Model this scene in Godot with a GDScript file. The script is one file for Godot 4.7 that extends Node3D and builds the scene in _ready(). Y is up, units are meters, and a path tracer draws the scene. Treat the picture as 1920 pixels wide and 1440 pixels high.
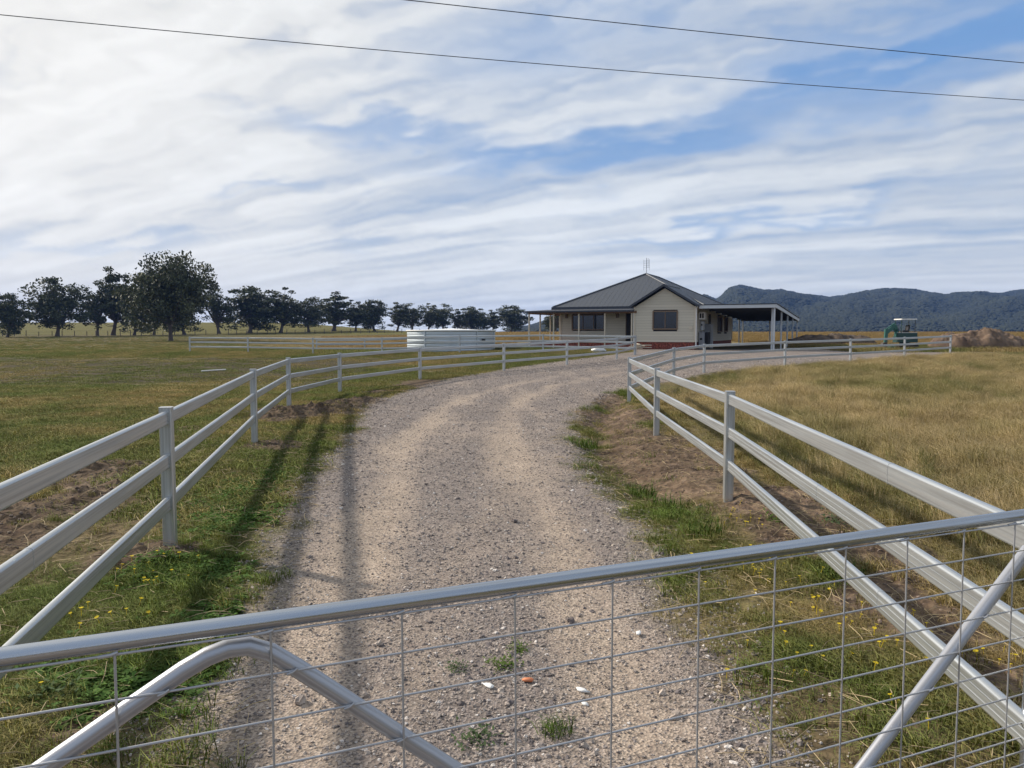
extends Node3D

# ---------------------------------------------------------------- helpers
var rng := RandomNumberGenerator.new()
var used_names := {}
var nz := {}          # noises by name
var M := {}           # materials by name

class MB:
	var v := PackedVector3Array()
	var n := PackedVector3Array()
	var c := PackedColorArray()
	var u := PackedVector2Array()
	var ix := PackedInt32Array()
	var col := Color(1, 1, 1)
	func vert(p: Vector3, nn: Vector3, uv := Vector2.ZERO) -> int:
		v.append(p)
		n.append(nn)
		c.append(col)
		u.append(uv)
		return v.size() - 1
	func tri(i: int, j: int, k: int) -> void:
		var fn := (v[k] - v[i]).cross(v[j] - v[i])
		ix.append(i)
		if fn.dot(n[i] + n[j] + n[k]) < 0.0:
			ix.append(k)
			ix.append(j)
		else:
			ix.append(j)
			ix.append(k)
	func face(a: Vector3, b: Vector3, d: Vector3, out: Vector3) -> void:
		var fn := (b - a).cross(d - a).normalized()
		if fn.dot(out) < 0.0:
			fn = -fn
		var i := vert(a, fn, Vector2(a.x + a.z, a.y))
		vert(b, fn, Vector2(b.x + b.z, b.y))
		vert(d, fn, Vector2(d.x + d.z, d.y))
		tri(i, i + 1, i + 2)
	func quad(a: Vector3, b: Vector3, d: Vector3, e: Vector3, out: Vector3) -> void:
		var fn := (b - a).cross(d - a).normalized()
		if fn.dot(out) < 0.0:
			fn = -fn
		var i := vert(a, fn, Vector2(0, 0))
		vert(b, fn, Vector2((b - a).length(), 0))
		vert(d, fn, Vector2((b - a).length(), (d - b).length()))
		vert(e, fn, Vector2(0, (e - a).length()))
		tri(i, i + 1, i + 2)
		tri(i, i + 2, i + 3)
	func hexa(p: Array) -> void:   # 8 corners: bottom four then top four, in order round
		var mid := Vector3.ZERO
		for q in p:
			mid += q / 8.0
		for f in [[0, 1, 2, 3], [4, 5, 6, 7], [0, 1, 5, 4], [1, 2, 6, 5], [2, 3, 7, 6], [3, 0, 4, 7]]:
			var fc: Vector3 = (p[f[0]] + p[f[1]] + p[f[2]] + p[f[3]]) / 4.0
			quad(p[f[0]], p[f[1]], p[f[2]], p[f[3]], fc - mid)
	func box(ctr: Vector3, size: Vector3, b := Basis.IDENTITY) -> void:
		var h := size / 2.0
		var p := []
		for y in [-h.y, h.y]:
			for q in [[-1, -1], [1, -1], [1, 1], [-1, 1]]:
				p.append(ctr + b * Vector3(q[0] * h.x, y, q[1] * h.z))
		hexa(p)
	func sweep(prof: PackedVector2Array, a: Vector3, b: Vector3, up: Vector3, caps := true) -> void:
		var along := (b - a).normalized()
		var right := along.cross(up).normalized()
		var top := right.cross(along).normalized()
		var m := prof.size()
		var peri := 0.0
		var area := 0.0
		for k in m:
			area += prof[k].cross(prof[(k + 1) % m])
		var sgn := 1.0 if area > 0.0 else -1.0
		for k in m:
			var p0 := prof[(k + m - 1) % m]
			var p1 := prof[k]
			var p2 := prof[(k + 1) % m]
			var p3 := prof[(k + 2) % m]
			var t0 := (p1 - p0).normalized()
			var t1 := (p2 - p1).normalized()
			var t2 := (p3 - p2).normalized()
			var ta := (t0 + t1).normalized() if t0.dot(t1) > 0.82 else t1
			var tb := (t1 + t2).normalized() if t1.dot(t2) > 0.82 else t1
			if (p2 - p1).length() > 0.02:   # flats stay flat
				ta = t1
				tb = t1
			var i := v.size()
			for e in [[p1, ta, peri], [p2, tb, peri + (p2 - p1).length()]]:
				var tt: Vector2 = e[1]
				var pp: Vector2 = e[0]
				var nn := (right * tt.y - top * tt.x) * sgn
				vert(a + right * pp.x + top * pp.y, nn, Vector2(0, e[2]))
				vert(b + right * pp.x + top * pp.y, nn, Vector2((b - a).length(), e[2]))
			peri += (p2 - p1).length()
			tri(i, i + 1, i + 3)
			tri(i, i + 3, i + 2)
		if caps:
			for e in [[a, -along], [b, along]]:
				var ci := vert(e[0], e[1])
				var f := v.size()
				for k in m:
					vert(e[0] + right * prof[k].x + top * prof[k].y, e[1])
				for k in m:
					tri(ci, f + k, f + (k + 1) % m)
	func tube(pts: Array, rad, sides := 12, caps := true) -> void:
		var first := v.size()
		var side := Vector3.ZERO
		var run := 0.0
		for i in pts.size():
			var t: Vector3 = (pts[mini(i + 1, pts.size() - 1)] - pts[maxi(i - 1, 0)]).normalized()
			if side == Vector3.ZERO:
				side = t.cross(Vector3.UP if absf(t.y) < 0.9 else Vector3.RIGHT).normalized()
			side = (side - t * side.dot(t)).normalized()
			var other := t.cross(side)
			var r: float = rad[i] if rad is Array else rad
			if i > 0:
				run += (pts[i] - pts[i - 1]).length()
			for k in sides + 1:
				var an := TAU * k / sides
				var o := side * cos(an) + other * sin(an)
				vert(pts[i] + o * r, o, Vector2(run, an * r))
		for i in pts.size() - 1:
			for k in sides:
				var q := first + i * (sides + 1) + k
				tri(q, q + 1, q + sides + 2)
				tri(q, q + sides + 2, q + sides + 1)
		if caps:
			for e in [0, pts.size() - 1]:
				var nb: int = 1 if e == 0 else pts.size() - 2
				var out: Vector3 = (pts[e] - pts[nb]).normalized()
				var ci := vert(pts[e], out)
				var f := v.size()
				for k in sides + 1:
					vert(v[first + e * (sides + 1) + k], out)
				for k in sides:
					tri(ci, f + k, f + k + 1)
	func blob(ctr: Vector3, r: Vector3, noise: FastNoiseLite, amp: float, freq: float, rings := 8, segs := 12, b := Basis.IDENTITY) -> void:
		var first := v.size()
		for i in rings + 1:
			var th := PI * i / rings
			for k in segs + 1:
				var ph := TAU * k / segs
				var d := Vector3(sin(th) * cos(ph), cos(th), sin(th) * sin(ph))
				var s := 1.0 + amp * noise.get_noise_3dv((d + ctr * 3.7) * freq)
				vert(ctr + b * (d * r * s), (b * (d / r)).normalized(), Vector2(ph, th))
		for i in rings:
			for k in segs:
				var q := first + i * (segs + 1) + k
				tri(q, q + 1, q + segs + 2)
				tri(q, q + segs + 2, q + segs + 1)
	func mesh() -> ArrayMesh:
		var a := []
		a.resize(Mesh.ARRAY_MAX)
		a[Mesh.ARRAY_VERTEX] = v
		a[Mesh.ARRAY_NORMAL] = n
		a[Mesh.ARRAY_COLOR] = c
		a[Mesh.ARRAY_TEX_UV] = u
		a[Mesh.ARRAY_INDEX] = ix
		var m := ArrayMesh.new()
		m.add_surface_from_arrays(Mesh.PRIMITIVE_TRIANGLES, a)
		return m

func numbered(parent: Node, called: String) -> String:
	var key := str(parent.get_instance_id()) + "/" + called
	var k: int = used_names.get(key, 0)
	used_names[key] = k + 1
	return called if k == 0 else "%s_%03d" % [called, k]

func obj(called: String, shape, m: Material, parent: Node = self) -> MeshInstance3D:
	var o := MeshInstance3D.new()
	o.name = numbered(parent, called)
	o.mesh = shape.mesh() if shape is MB else shape
	o.material_override = m
	parent.add_child(o, true)
	return o

func tag(o: Node, label: String, category: String, group := "") -> void:
	o.set_meta("label", label)
	o.set_meta("category", category)
	if group:
		o.set_meta("group", group)

func thing(called: String, label: String, category: String, at := Vector3.ZERO, turn := 0.0, group := "") -> Node3D:
	var o := Node3D.new()
	o.name = numbered(self, called)
	add_child(o, true)
	o.position = at
	o.rotation.y = turn
	tag(o, label, category, group)
	return o

func kind(o: Node, k: String) -> void:
	o.set_meta("kind", k)

func scatter(called: String, shape: Mesh, m: Material, places: Array, cols: PackedColorArray, parent: Node = self) -> void:
	var mm := MultiMesh.new()
	mm.transform_format = MultiMesh.TRANSFORM_3D
	mm.use_colors = true
	mm.mesh = shape
	mm.instance_count = places.size()
	for i in places.size():
		mm.set_instance_transform(i, places[i])
		mm.set_instance_color(i, cols[i])
	var o := MultiMeshInstance3D.new()
	o.name = numbered(parent, called)
	o.multimesh = mm
	o.material_override = m
	parent.add_child(o, true)
	kind(o, "stuff")

func noise(freq: float, oct := 4, sd := 1, type := FastNoiseLite.TYPE_SIMPLEX_SMOOTH) -> FastNoiseLite:
	var f := FastNoiseLite.new()
	f.noise_type = type
	f.frequency = freq
	f.seed = sd
	f.fractal_octaves = oct
	if oct <= 1:
		f.fractal_type = FastNoiseLite.FRACTAL_NONE
	return f

func lin(r: float, g: float, b: float) -> Color:   # real-world base colour -> albedo_color
	return Color(r, g, b).linear_to_srgb()

func mat(called: String, col: Color, rough := 0.8, metal := 0.0, vc := false) -> StandardMaterial3D:
	var m := StandardMaterial3D.new()
	m.resource_name = called
	m.albedo_color = col
	m.roughness = rough
	m.metallic = metal
	m.vertex_color_use_as_albedo = vc
	M[called] = m
	return m

func lut(t: Array, x: float) -> float:
	var k := t.size()
	if x <= t[0][0]:
		return t[0][1]
	for i in range(1, k):
		if x <= t[i][0]:
			var a: float = t[i - 1][0]
			return lerpf(t[i - 1][1], t[i][1], (x - a) / (t[i][0] - a))
	return t[k - 1][1]

# ---------------------------------------------------------------- the lie of the land (x right, d metres ahead of the gate's viewer)
const RIGHT_RISE := [[0, 0], [15, 0.0], [22, 0.04], [27, 0.09], [32, 0.14], [36, 0.22], [41, 0.31], [46, 0.42], [55, 0.53], [75, 0.75], [100, 1.25], [150, 1.5], [400, 1.6]]
const LEFT_RISE := [[0, 0], [35, 0.02], [55, 0.22], [85, 0.22], [120, 0.23], [145, 0.55], [165, 0.85], [215, 1.7], [260, 1.7], [400, 1.7]]
const DRIVE_L := [[0, -1.35], [2.9, -1.36], [4.4, -1.61], [5.3, -1.77], [6.9, -2.04], [8.9, -2.35], [11.9, -2.71], [17.2, -3.3], [21.8, -3.09], [27.4, -2.13], [33.1, 0.0], [38.8, 2.75], [45, 6.06], [50, 8.3], [60, 9]]
const DRIVE_R := [[0, 1.15], [2.9, 1.14], [4.4, 1.09], [6.5, 1.17], [8, 1.09], [10, 0.9], [11.9, 0.88], [14.75, 1.21], [17.8, 1.77], [20.9, 2.67], [23.9, 4.0], [25.6, 5.5], [30, 7.9], [34.5, 12.7], [38, 17.3], [41.8, 22], [45.5, 26.7], [52, 34]]
const FENCE_R := [Vector2(1.79, 2.36), Vector2(2.235, 7.7), Vector2(2.43, 12.6), Vector2(2.95, 18.9), Vector2(5.5, 25.6), Vector2(7.7, 30.2), Vector2(12.6, 34.8), Vector2(17.1, 38.1), Vector2(21.7, 41.7), Vector2(26.5, 45.6)]
const FENCE_L := [Vector2(-1.70, 1.1), Vector2(-2.73, 5.92), Vector2(-3.99, 11.6), Vector2(-5.02, 16.9), Vector2(-4.99, 21.8), Vector2(-3.3, 27.0), Vector2(-0.34, 31.6), Vector2(2.58, 35.4), Vector2(5.6, 40.3), Vector2(7.25, 44.6)]
const MOUNDS := [[-4.75, 15.5, 0.75, 0.16], [-4.1, 16.6, 0.7, 0.15], [-3.75, 18.6, 0.6, 0.12], [-2.9, 25.6, 0.6, 0.14], [-4.4, 8.2, 0.45, 0.11], [-4.9, 7.0, 0.6, 0.12], [-4.1, 6.4, 0.5, 0.08], [-5.3, 9.3, 0.7, 0.1], [-2.85, 5.7, 0.45, 0.07], [2.45, 7.6, 0.4, 0.05]]

func fence_right_x(d: float) -> float:
	for i in FENCE_R.size() - 1:
		if d <= FENCE_R[i + 1].y:
			return lerpf(FENCE_R[i].x, FENCE_R[i + 1].x, (d - FENCE_R[i].y) / (FENCE_R[i + 1].y - FENCE_R[i].y))
	return 26.5 + (d - 45.6) * 1.25

func fence_left_x(d: float) -> float:
	for i in 4:
		if d <= FENCE_L[i + 1].y:
			return lerpf(FENCE_L[i].x, FENCE_L[i + 1].x, (d - FENCE_L[i].y) / (FENCE_L[i + 1].y - FENCE_L[i].y))
	return lut(DRIVE_L, d) - 1.5

func height(x: float, d: float) -> float:
	var q := x / maxf(d, 12.0)
	var t := smoothstep(-0.22, 0.02, q)
	var h := lerpf(lut(LEFT_RISE, d), lut(RIGHT_RISE, d), t)
	if d > 150.0:
		h += 4.0 * smoothstep(175.0, 330.0, d) * (1.0 - smoothstep(-0.33, -0.1, q)) * (1.0 - smoothstep(700.0, 1500.0, d))
	var off := maxf(lut(DRIVE_L, d) - x, x - lut(DRIVE_R, d)) if d < 60.0 else 5.0
	if d < 200.0 and off > 0.0:
		h += 0.07 * nz.hummock.get_noise_2d(x, d) * smoothstep(0.0, 2.0, off) * clampf(d / 8.0, 0.0, 1.0)
	if d > 5.0 and d < 23.0:   # the gully between the drive and the right-hand fence
		var gx := lut(DRIVE_R, d) + 0.55
		h -= 0.17 * exp(-pow((x - gx) / 0.38, 2.0)) * smoothstep(6.0, 9.0, d) * (1.0 - smoothstep(17.5, 22.0, d))
	return h

func edge(x: float, d: float) -> float:   # metres inside the gravel, ragged
	var e := minf(x - lut(DRIVE_L, d), lut(DRIVE_R, d) - x)
	if d > 50.0:
		e = minf(e, 54.0 - d)
	return e + 0.30 * nz.ragged.get_noise_2d(x, d) + 0.1 * nz.fine.get_noise_2d(x * 2.0, d * 2.0) + (0.22 * nz.hummock.get_noise_2d(x * 1.4, d * 0.6) if d < 20.0 else 0.0)

func micro(x: float, d: float) -> float:   # small relief of the near ground
	var fade := smoothstep(0.5, 1.2, d) * (1.0 - smoothstep(22.0, 23.6, d)) * (1.0 - smoothstep(7.6, 8.8, absf(x)))
	if fade <= 0.0:
		return 0.0
	var inside := smoothstep(-0.15, 0.25, edge(x, d))
	var rough: float = 0.022 * nz.clod.get_noise_2d(x, d) + 0.012 * nz.fine.get_noise_2d(x, d)
	var r: float = lerpf(rough, 0.006 * nz.fine.get_noise_2d(x, d) + 0.004 * nz.grit.get_noise_2d(x, d), inside)
	var mid := (lut(DRIVE_L, d) + lut(DRIVE_R, d)) * 0.5
	for s in [-0.78, 0.78]:
		r -= 0.018 * exp(-pow((x - mid - s) / 0.28, 2.0)) * inside
	for m in MOUNDS:
		var dd: float = Vector2(x - m[0], d - m[1]).length_squared() / (m[2] * m[2])
		if dd < 5.0:
			r += m[3] * exp(-dd) * (0.6 + 1.0 * absf(nz.clod.get_noise_2d(x * 1.3, d * 1.3)) + 0.5 * nz.fine.get_noise_2d(x, d))
	var bd := bare(x, d)
	if bd > 0.05:
		r += bd * (0.055 * absf(nz.clod.get_noise_2d(x * 1.6 + 50.0, d * 1.6)) + 0.012 * nz.fine.get_noise_2d(x + 9.0, d))
	return r * fade

func full(x: float, d: float) -> float:
	return height(x, d) + micro(x, d)

func blobm(x: float, d: float, a: Array) -> float:
	var s := 0.0
	for m in a:
		s = maxf(s, 1.0 - Vector2((x - m[0]) / m[2], (d - m[1]) / m[3]).length())
	return s

const BARE_SPOTS := [[2.05, 12.5, 0.7, 5.0], [2.45, 19.5, 0.9, 2.2], [2.45, 3.7, 0.35, 0.8], [2.1, 10.6, 1.25, 4.6], [2.3, 15.5, 1.3, 3.5], [2.7, 7.6, 0.9, 1.5], [2.55, 6.2, 0.6, 1.2], [2.5, 4.7, 0.55, 1.3], [3.0, 6.2, 0.6, 1.7], [-4.6, 15.6, 1.5, 1.9], [-3.9, 18.2, 1.2, 3.2], [-4.5, 7.4, 0.9, 1.4], [-5.2, 9.2, 1.0, 1.6], [-2.85, 5.65, 0.55, 0.65], [-3.0, 25.2, 1.2, 2.6], [-4.3, 6.0, 0.7, 0.7], [-3.6, 11.4, 0.7, 0.8], [-1.9, 3.3, 0.3, 0.5], [30, 47, 9, 4], [22, 52, 9, 7], [-4, 22, 0.7, 1.6]]
func bare(x: float, d: float) -> float:
	var b := blobm(x, d, BARE_SPOTS)
	if b <= 0.0:
		return 0.0
	return smoothstep(0.12, 0.5, b + 0.35 * nz.ragged.get_noise_2d(x * 0.8, d * 0.8) + 0.15 * nz.fine.get_noise_2d(x, d))

func dryness(x: float, d: float) -> float:   # 0 green, 1 straw
	var right := smoothstep(-1.0, 1.0, x - (fence_right_x(d) if d < 60.0 else 8.0)) if x > 0.0 else 0.0
	var n: float = nz.patch.get_noise_2d(x, d * 0.6) * 0.9 + nz.ragged.get_noise_2d(x * 0.5, d * 0.5) * (0.35 if d > 25.0 else 0.85)
	var far := smoothstep(60.0, 80.0, d) * (1.0 - smoothstep(150.0, 175.0, d) * (1.0 if x < 0.0 else 0.0)) * smoothstep(-0.42, -0.22, x / maxf(d, 1.0))
	if x > 0.0 and d < 5.0:
		right *= 0.6
	return clampf(0.40 + 0.42 * right + 0.5 * far + n * 0.55, 0.0, 1.0)

func ground_colour(x: float, d: float) -> Color:
	var dry := dryness(x, d)
	var g := Color(0.078, 0.086, 0.030).lerp(Color(0.245, 0.203, 0.115), dry)
	var soil := Color(0.165, 0.128, 0.090)
	var thin: float = smoothstep(0.05, 0.55, nz.thin.get_noise_2d(x, d * 0.8) + 0.15) * (0.8 if d < 22.0 else 0.5 if d < 80.0 else 0.2)
	if x > fence_right_x(minf(d, 46.0)) + 0.5:
		thin *= 0.35
	if d > 21.0 and d < 52.0 and x < -6.5:   # the disturbed, thin strip across the left paddock
		thin = maxf(thin, 0.95 * smoothstep(23.0, 27.0, d + 5.0 * nz.thin.get_noise_2d(x, d)) * (1.0 - smoothstep(42.0, 50.0, d + 8.0 * nz.thin.get_noise_2d(x, d))))
		soil = Color(0.105, 0.088, 0.062).lerp(Color(0.058, 0.054, 0.036), clampf(0.5 + 1.3 * nz.ragged.get_noise_2d(x * 0.4, d * 1.3), 0, 1))
	g = g.lerp(soil, thin)
	if d < 60.0:
		g = g.lerp((Color(0.225, 0.168, 0.133) if x > 0.0 else Color(0.170, 0.132, 0.106)).lerp(Color(0.100, 0.074, 0.060), 0.5 + 0.9 * nz.clod.get_noise_2d(x * 0.7, d * 0.7)), bare(x, d))
	g = g * (1.0 + 0.28 * nz.ragged.get_noise_2d(x * 0.35 + 9.0, d * 0.5) + 0.22 * nz.thin.get_noise_2d(x * 1.7, d * 1.2))
	if d > 60.0 and x < 0.0 and d > 170.0:
		g = g.lerp(Color(0.17, 0.165, 0.055), 0.7)
	return g

func gravel_colour(x: float, d: float) -> Color:
	var mid := (lut(DRIVE_L, d) + lut(DRIVE_R, d)) * 0.5
	var w := 0.0
	for s in [-0.78, 0.78]:
		w = maxf(w, exp(-pow((x - mid - s + 0.1 * nz.hummock.get_noise_2d(x, d)) / 0.36, 2.0)))
	w *= 1.0 - smoothstep(12.0, 30.0, d) * 0.6
	w = clampf(w + 0.75 * nz.patch2.get_noise_2d(x * 1.2, d * 0.2) + 0.3 * nz.patch2.get_noise_2d(x * 2.0, d * 1.5), 0.0, 1.0)
	var n: float = 1.0 + 0.20 * nz.fine.get_noise_2d(x * 1.5, d * 1.5) + 0.18 * nz.ragged.get_noise_2d(x, d)
	var c: Color = Color(0.262, 0.225, 0.204).lerp(Color(0.430, 0.354, 0.284), w) * n
	return c.lerp(Color(0.205, 0.180, 0.162), smoothstep(24.0, 40.0, d) * 0.35)

func patch_arrays(x0: float, d0: float, cols: int, rows: int, cell: float, fine_ground: bool, skip: Rect2, skips: Array) -> void:
	var w := cols + 1
	var total := w * (rows + 1)
	var hs := PackedFloat32Array()
	hs.resize(total)
	for j in rows + 1:
		for i in w:
			var x := x0 + i * cell
			var d := d0 + j * cell
			hs[j * w + i] = full(x, d) if fine_ground else height(x, d)
	for what in ["driveway", "ground"]:
		var v := PackedVector3Array()
		var n := PackedVector3Array()
		var c := PackedColorArray()
		var uv := PackedVector2Array()
		var ix := PackedInt32Array()
		var at := PackedInt32Array()
		at.resize(total)
		at.fill(-1)
		for j in rows:
			for i in cols:
				var cx := x0 + (i + 0.5) * cell
				var cd := d0 + (j + 0.5) * cell
				if skip.size.x > 0.0 and skip.has_point(Vector2(cx, cd)) or skips.any(func(z): return z.has_point(Vector2(cx, cd))):
					continue
				var is_drive := cd < 54.5 and cell < 2.0 and edge(cx, cd) > 0.0
				if is_drive != (what == "driveway"):
					continue
				var k := [j * w + i, j * w + i + 1, (j + 1) * w + i + 1, (j + 1) * w + i]
				for q in 4:
					var id: int = k[q]
					if at[id] < 0:
						at[id] = v.size()
						var gi := id % w
						var gj := id / w
						var x := x0 + gi * cell
						var d := d0 + gj * cell
						v.append(Vector3(x, hs[id], -d))
						var hx := (hs[gj * w + mini(gi + 1, cols)] - hs[gj * w + maxi(gi - 1, 0)]) / (cell * (mini(gi + 1, cols) - maxi(gi - 1, 0)))
						var hd := (hs[mini(gj + 1, rows) * w + gi] - hs[maxi(gj - 1, 0) * w + gi]) / (cell * (mini(gj + 1, rows) - maxi(gj - 1, 0)))
						n.append(Vector3(-hx, 1, hd).normalized())
						var blend := smoothstep(-0.30, 0.32, edge(x, d)) if d < 55.0 and cell < 2.0 else 0.0
						c.append(ground_colour(x, d).lerp(gravel_colour(x, d), blend) if blend > 0.0 else ground_colour(x, d))
						uv.append(Vector2(x, d))
				ix.append_array(PackedInt32Array([at[k[0]], at[k[3]], at[k[2]], at[k[0]], at[k[2]], at[k[1]]]))
		if ix.is_empty():
			continue
		var a := []
		a.resize(Mesh.ARRAY_MAX)
		a[Mesh.ARRAY_VERTEX] = v
		a[Mesh.ARRAY_NORMAL] = n
		a[Mesh.ARRAY_COLOR] = c
		a[Mesh.ARRAY_TEX_UV] = uv
		a[Mesh.ARRAY_INDEX] = ix
		var m := ArrayMesh.new()
		m.add_surface_from_arrays(Mesh.PRIMITIVE_TRIANGLES, a)
		var o := obj(what, m, M.gravel if what == "driveway" else M.turf)
		kind(o, "structure")

# ---------------------------------------------------------------- sky
const GAPS := [[-9.5, 14.3, 8, 0.9, 0, 0.75], [-4, 12.6, 7, 1.0, 2, 0.35], [1.6, 12.6, 9, 1.4, 4, 0.55], [11.5, 13.6, 9, 1.4, 4, 0.7], [24, 19.3, 9, 1.1, 10, 0.5], [32.5, 18.2, 7, 1.6, 14, 0.85], [19, 15.7, 9, 1.5, 8, 0.6], [29, 15.2, 8, 0.9, 8, 0.6], [24, 17.3, 8, 1.0, 6, 0.5], [21, 8.1, 12, 0.7, 6, 0.7], [13.5, 7.0, 6, 0.6, 4, 0.45], [-16, 10.3, 3.6, 0.7, 0, 0.55], [-20, 10.3, 3, 0.5, 0, 0.4], [-28, 5.6, 7, 0.8, 2, 0.7], [-12.5, 5.9, 4, 0.6, 0, 0.45], [-4, 20, 9, 3, 5, 0.25], [6, 21.5, 9, 2.5, 8, 0.35], [-25, 15.4, 14, 0.5, -1, 0.28], [-19, 17.5, 8, 2, 0, 0.1], [6, 9.5, 8, 0.7, 5, 0.3], [-31, 3.9, 6, 0.4, 0, 0.4], [30, 10.5, 9, 0.6, 7, 0.25], [38, 22, 10, 3, 12, 0.5], [17, 5.2, 7, 0.4, 3, 0.3]]

func make_sky() -> ImageTexture:
	var W := 2816
	var H := 1408
	var big := noise(0.55, 4, 11)
	var wisp := noise(1.0, 6, 12)
	var warp := noise(0.10, 4, 13)
	var fine := noise(2.6, 5, 14)
	var sun := Vector3(-0.775, 0.53, -0.345).normalized()
	var bytes := PackedByteArray()
	bytes.resize(W * H * 3)
	for k in W * H:
		if k < W * H / 2:
			continue
		bytes[k * 3] = 112
		bytes[k * 3 + 1] = 108
		bytes[k * 3 + 2] = 92
	for j in H / 2:
		var el := PI / 2 - PI * (j + 0.5) / H
		var ce := cos(el)
		var se := sin(el)
		var eld := rad_to_deg(el)
		var i := 0
		while i < W:
			var az := TAU * (i + 0.5) / W
			if az > PI:
				az -= TAU
			var azd := rad_to_deg(az)
			var view := absf(azd) < 40.0 and eld < 28.0
			var step := 1 if view else 4
			var dir := Vector3(sin(az) * ce, se, -cos(az) * ce)
			var k := 1.0 / (se + 0.11)
			var px := dir.x * k
			var pz := dir.z * k
			# streaks run towards the left horizon
			var a := px * 0.87 + pz * 0.5
			var b := px * -0.5 + pz * 0.87
			var wx := warp.get_noise_2d(azd * 0.9, eld * 2.4)
			var wy := warp.get_noise_2d(azd * 0.9 + 70.0, eld * 2.4 + 30.0)
			var n1 := big.get_noise_2d(a * 0.35, b * 0.8)
			var n2 := wisp.get_noise_2d(a * 0.26 + wx * 0.28, b * 2.1 + wy * 0.25)
			var n3 := fine.get_noise_2d(a * 0.26 + wx * 0.22, b * 2.2 + wy * 0.18)
			var cov := 0.76 + 0.28 * n1 + 0.46 * n2 + 0.30 * n3
			var gx := azd + wx * 7.0 + n2 * 2.5
			var gy := eld + wy * 2.0 + n2 * 1.5 + n3 * 1.0
			if view:
				for g in GAPS:
					var dx: float = gx - g[0]
					var dy: float = gy - g[1] - dx * tan(deg_to_rad(g[4]))
					var f: float = (dx * dx) / (g[2] * g[2]) + (dy * dy) / (g[3] * g[3])
					if f < 6.0:
						cov -= 0.62 * g[5] * exp(-f) * (1.0 + 0.8 * n2 + 0.5 * n3)
			cov += 0.22 * (1.0 - smoothstep(-22.0, 6.0, azd)) * smoothstep(-75.0, -40.0, azd)
			cov += 0.45 * (1.0 - smoothstep(0.0, 7.0, eld))
			cov = clampf(0.13 + 0.87 * cov, 0.10 + 0.10 * maxf(0.0, n3 + n2), 1.0)
			cov = lerpf(cov, smoothstep(0.0, 1.0, cov), 0.5) * 0.97
			var hz := exp(-eld / 7.0)
			var r := lerpf(0.125, 0.42, hz)
			var gr := lerpf(0.285, 0.57, hz)
			var bl := lerpf(0.585, 0.74, hz)
			var mu := dir.dot(sun)
			var near := pow(maxf(0.0, (mu + 1.0) * 0.5), 3.0)
			var lum := 0.555 + 0.255 * near + 0.14 * n2 + 0.08 * n3 + 0.06 * n1
			lum += 0.12 * exp(-(1.0 - mu) * 9.0) + 0.02 + 0.10 * exp(-eld / 8.0)
			var warm := smoothstep(0.2, 0.9, near)
			var cr := lum * lerpf(0.93, 1.015, warm)
			var cg := lum * lerpf(0.985, 1.0, warm)
			var cb := lum * lerpf(1.045, 0.965, warm)
			var col := Color(lerpf(r, cr, cov), lerpf(gr, cg, cov), lerpf(bl, cb, cov)).linear_to_srgb()
			var R := int(clampf(col.r * 255.0 + 0.5, 0, 255))
			var G := int(clampf(col.g * 255.0 + 0.5, 0, 255))
			var B := int(clampf(col.b * 255.0 + 0.5, 0, 255))
			for s in step:
				if i + s < W:
					var o := (j * W + i + s) * 3
					bytes[o] = R
					bytes[o + 1] = G
					bytes[o + 2] = B
			i += step
	return ImageTexture.create_from_image(Image.create_from_data(W, H, false, Image.FORMAT_RGB8, bytes))

# ---------------------------------------------------------------- textures
func tex_from(f: FastNoiseLite, size: int, ramp: Array) -> ImageTexture:   # ramp: pairs (value 0..1, Color)
	var im := f.get_seamless_image(size, size)
	im.convert(Image.FORMAT_L8)
	var src := im.get_data()
	var pal := []
	for k in 256:
		var t := k / 255.0
		var c: Color = ramp[ramp.size() - 1][1]
		for q in range(1, ramp.size()):
			if t <= ramp[q][0]:
				c = ramp[q - 1][1].lerp(ramp[q][1], clampf((t - ramp[q - 1][0]) / (ramp[q][0] - ramp[q - 1][0]), 0, 1))
				break
		pal.append([int(clampf(c.r, 0, 1) * 255), int(clampf(c.g, 0, 1) * 255), int(clampf(c.b, 0, 1) * 255)])
	var out := PackedByteArray()
	out.resize(size * size * 3)
	for k in size * size:
		var p: Array = pal[src[k]]
		out[k * 3] = p[0]
		out[k * 3 + 1] = p[1]
		out[k * 3 + 2] = p[2]
	return ImageTexture.create_from_image(Image.create_from_data(size, size, false, Image.FORMAT_RGB8, out))

func normal_from(f: FastNoiseLite, size: int, strength: float) -> ImageTexture:
	var im := f.get_seamless_image(size, size)
	im.convert(Image.FORMAT_RGBA8)
	im.bump_map_to_normal_map(strength)
	return ImageTexture.create_from_image(im)

func grey(v: float) -> Color:
	return Color(v, v, v)

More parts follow.
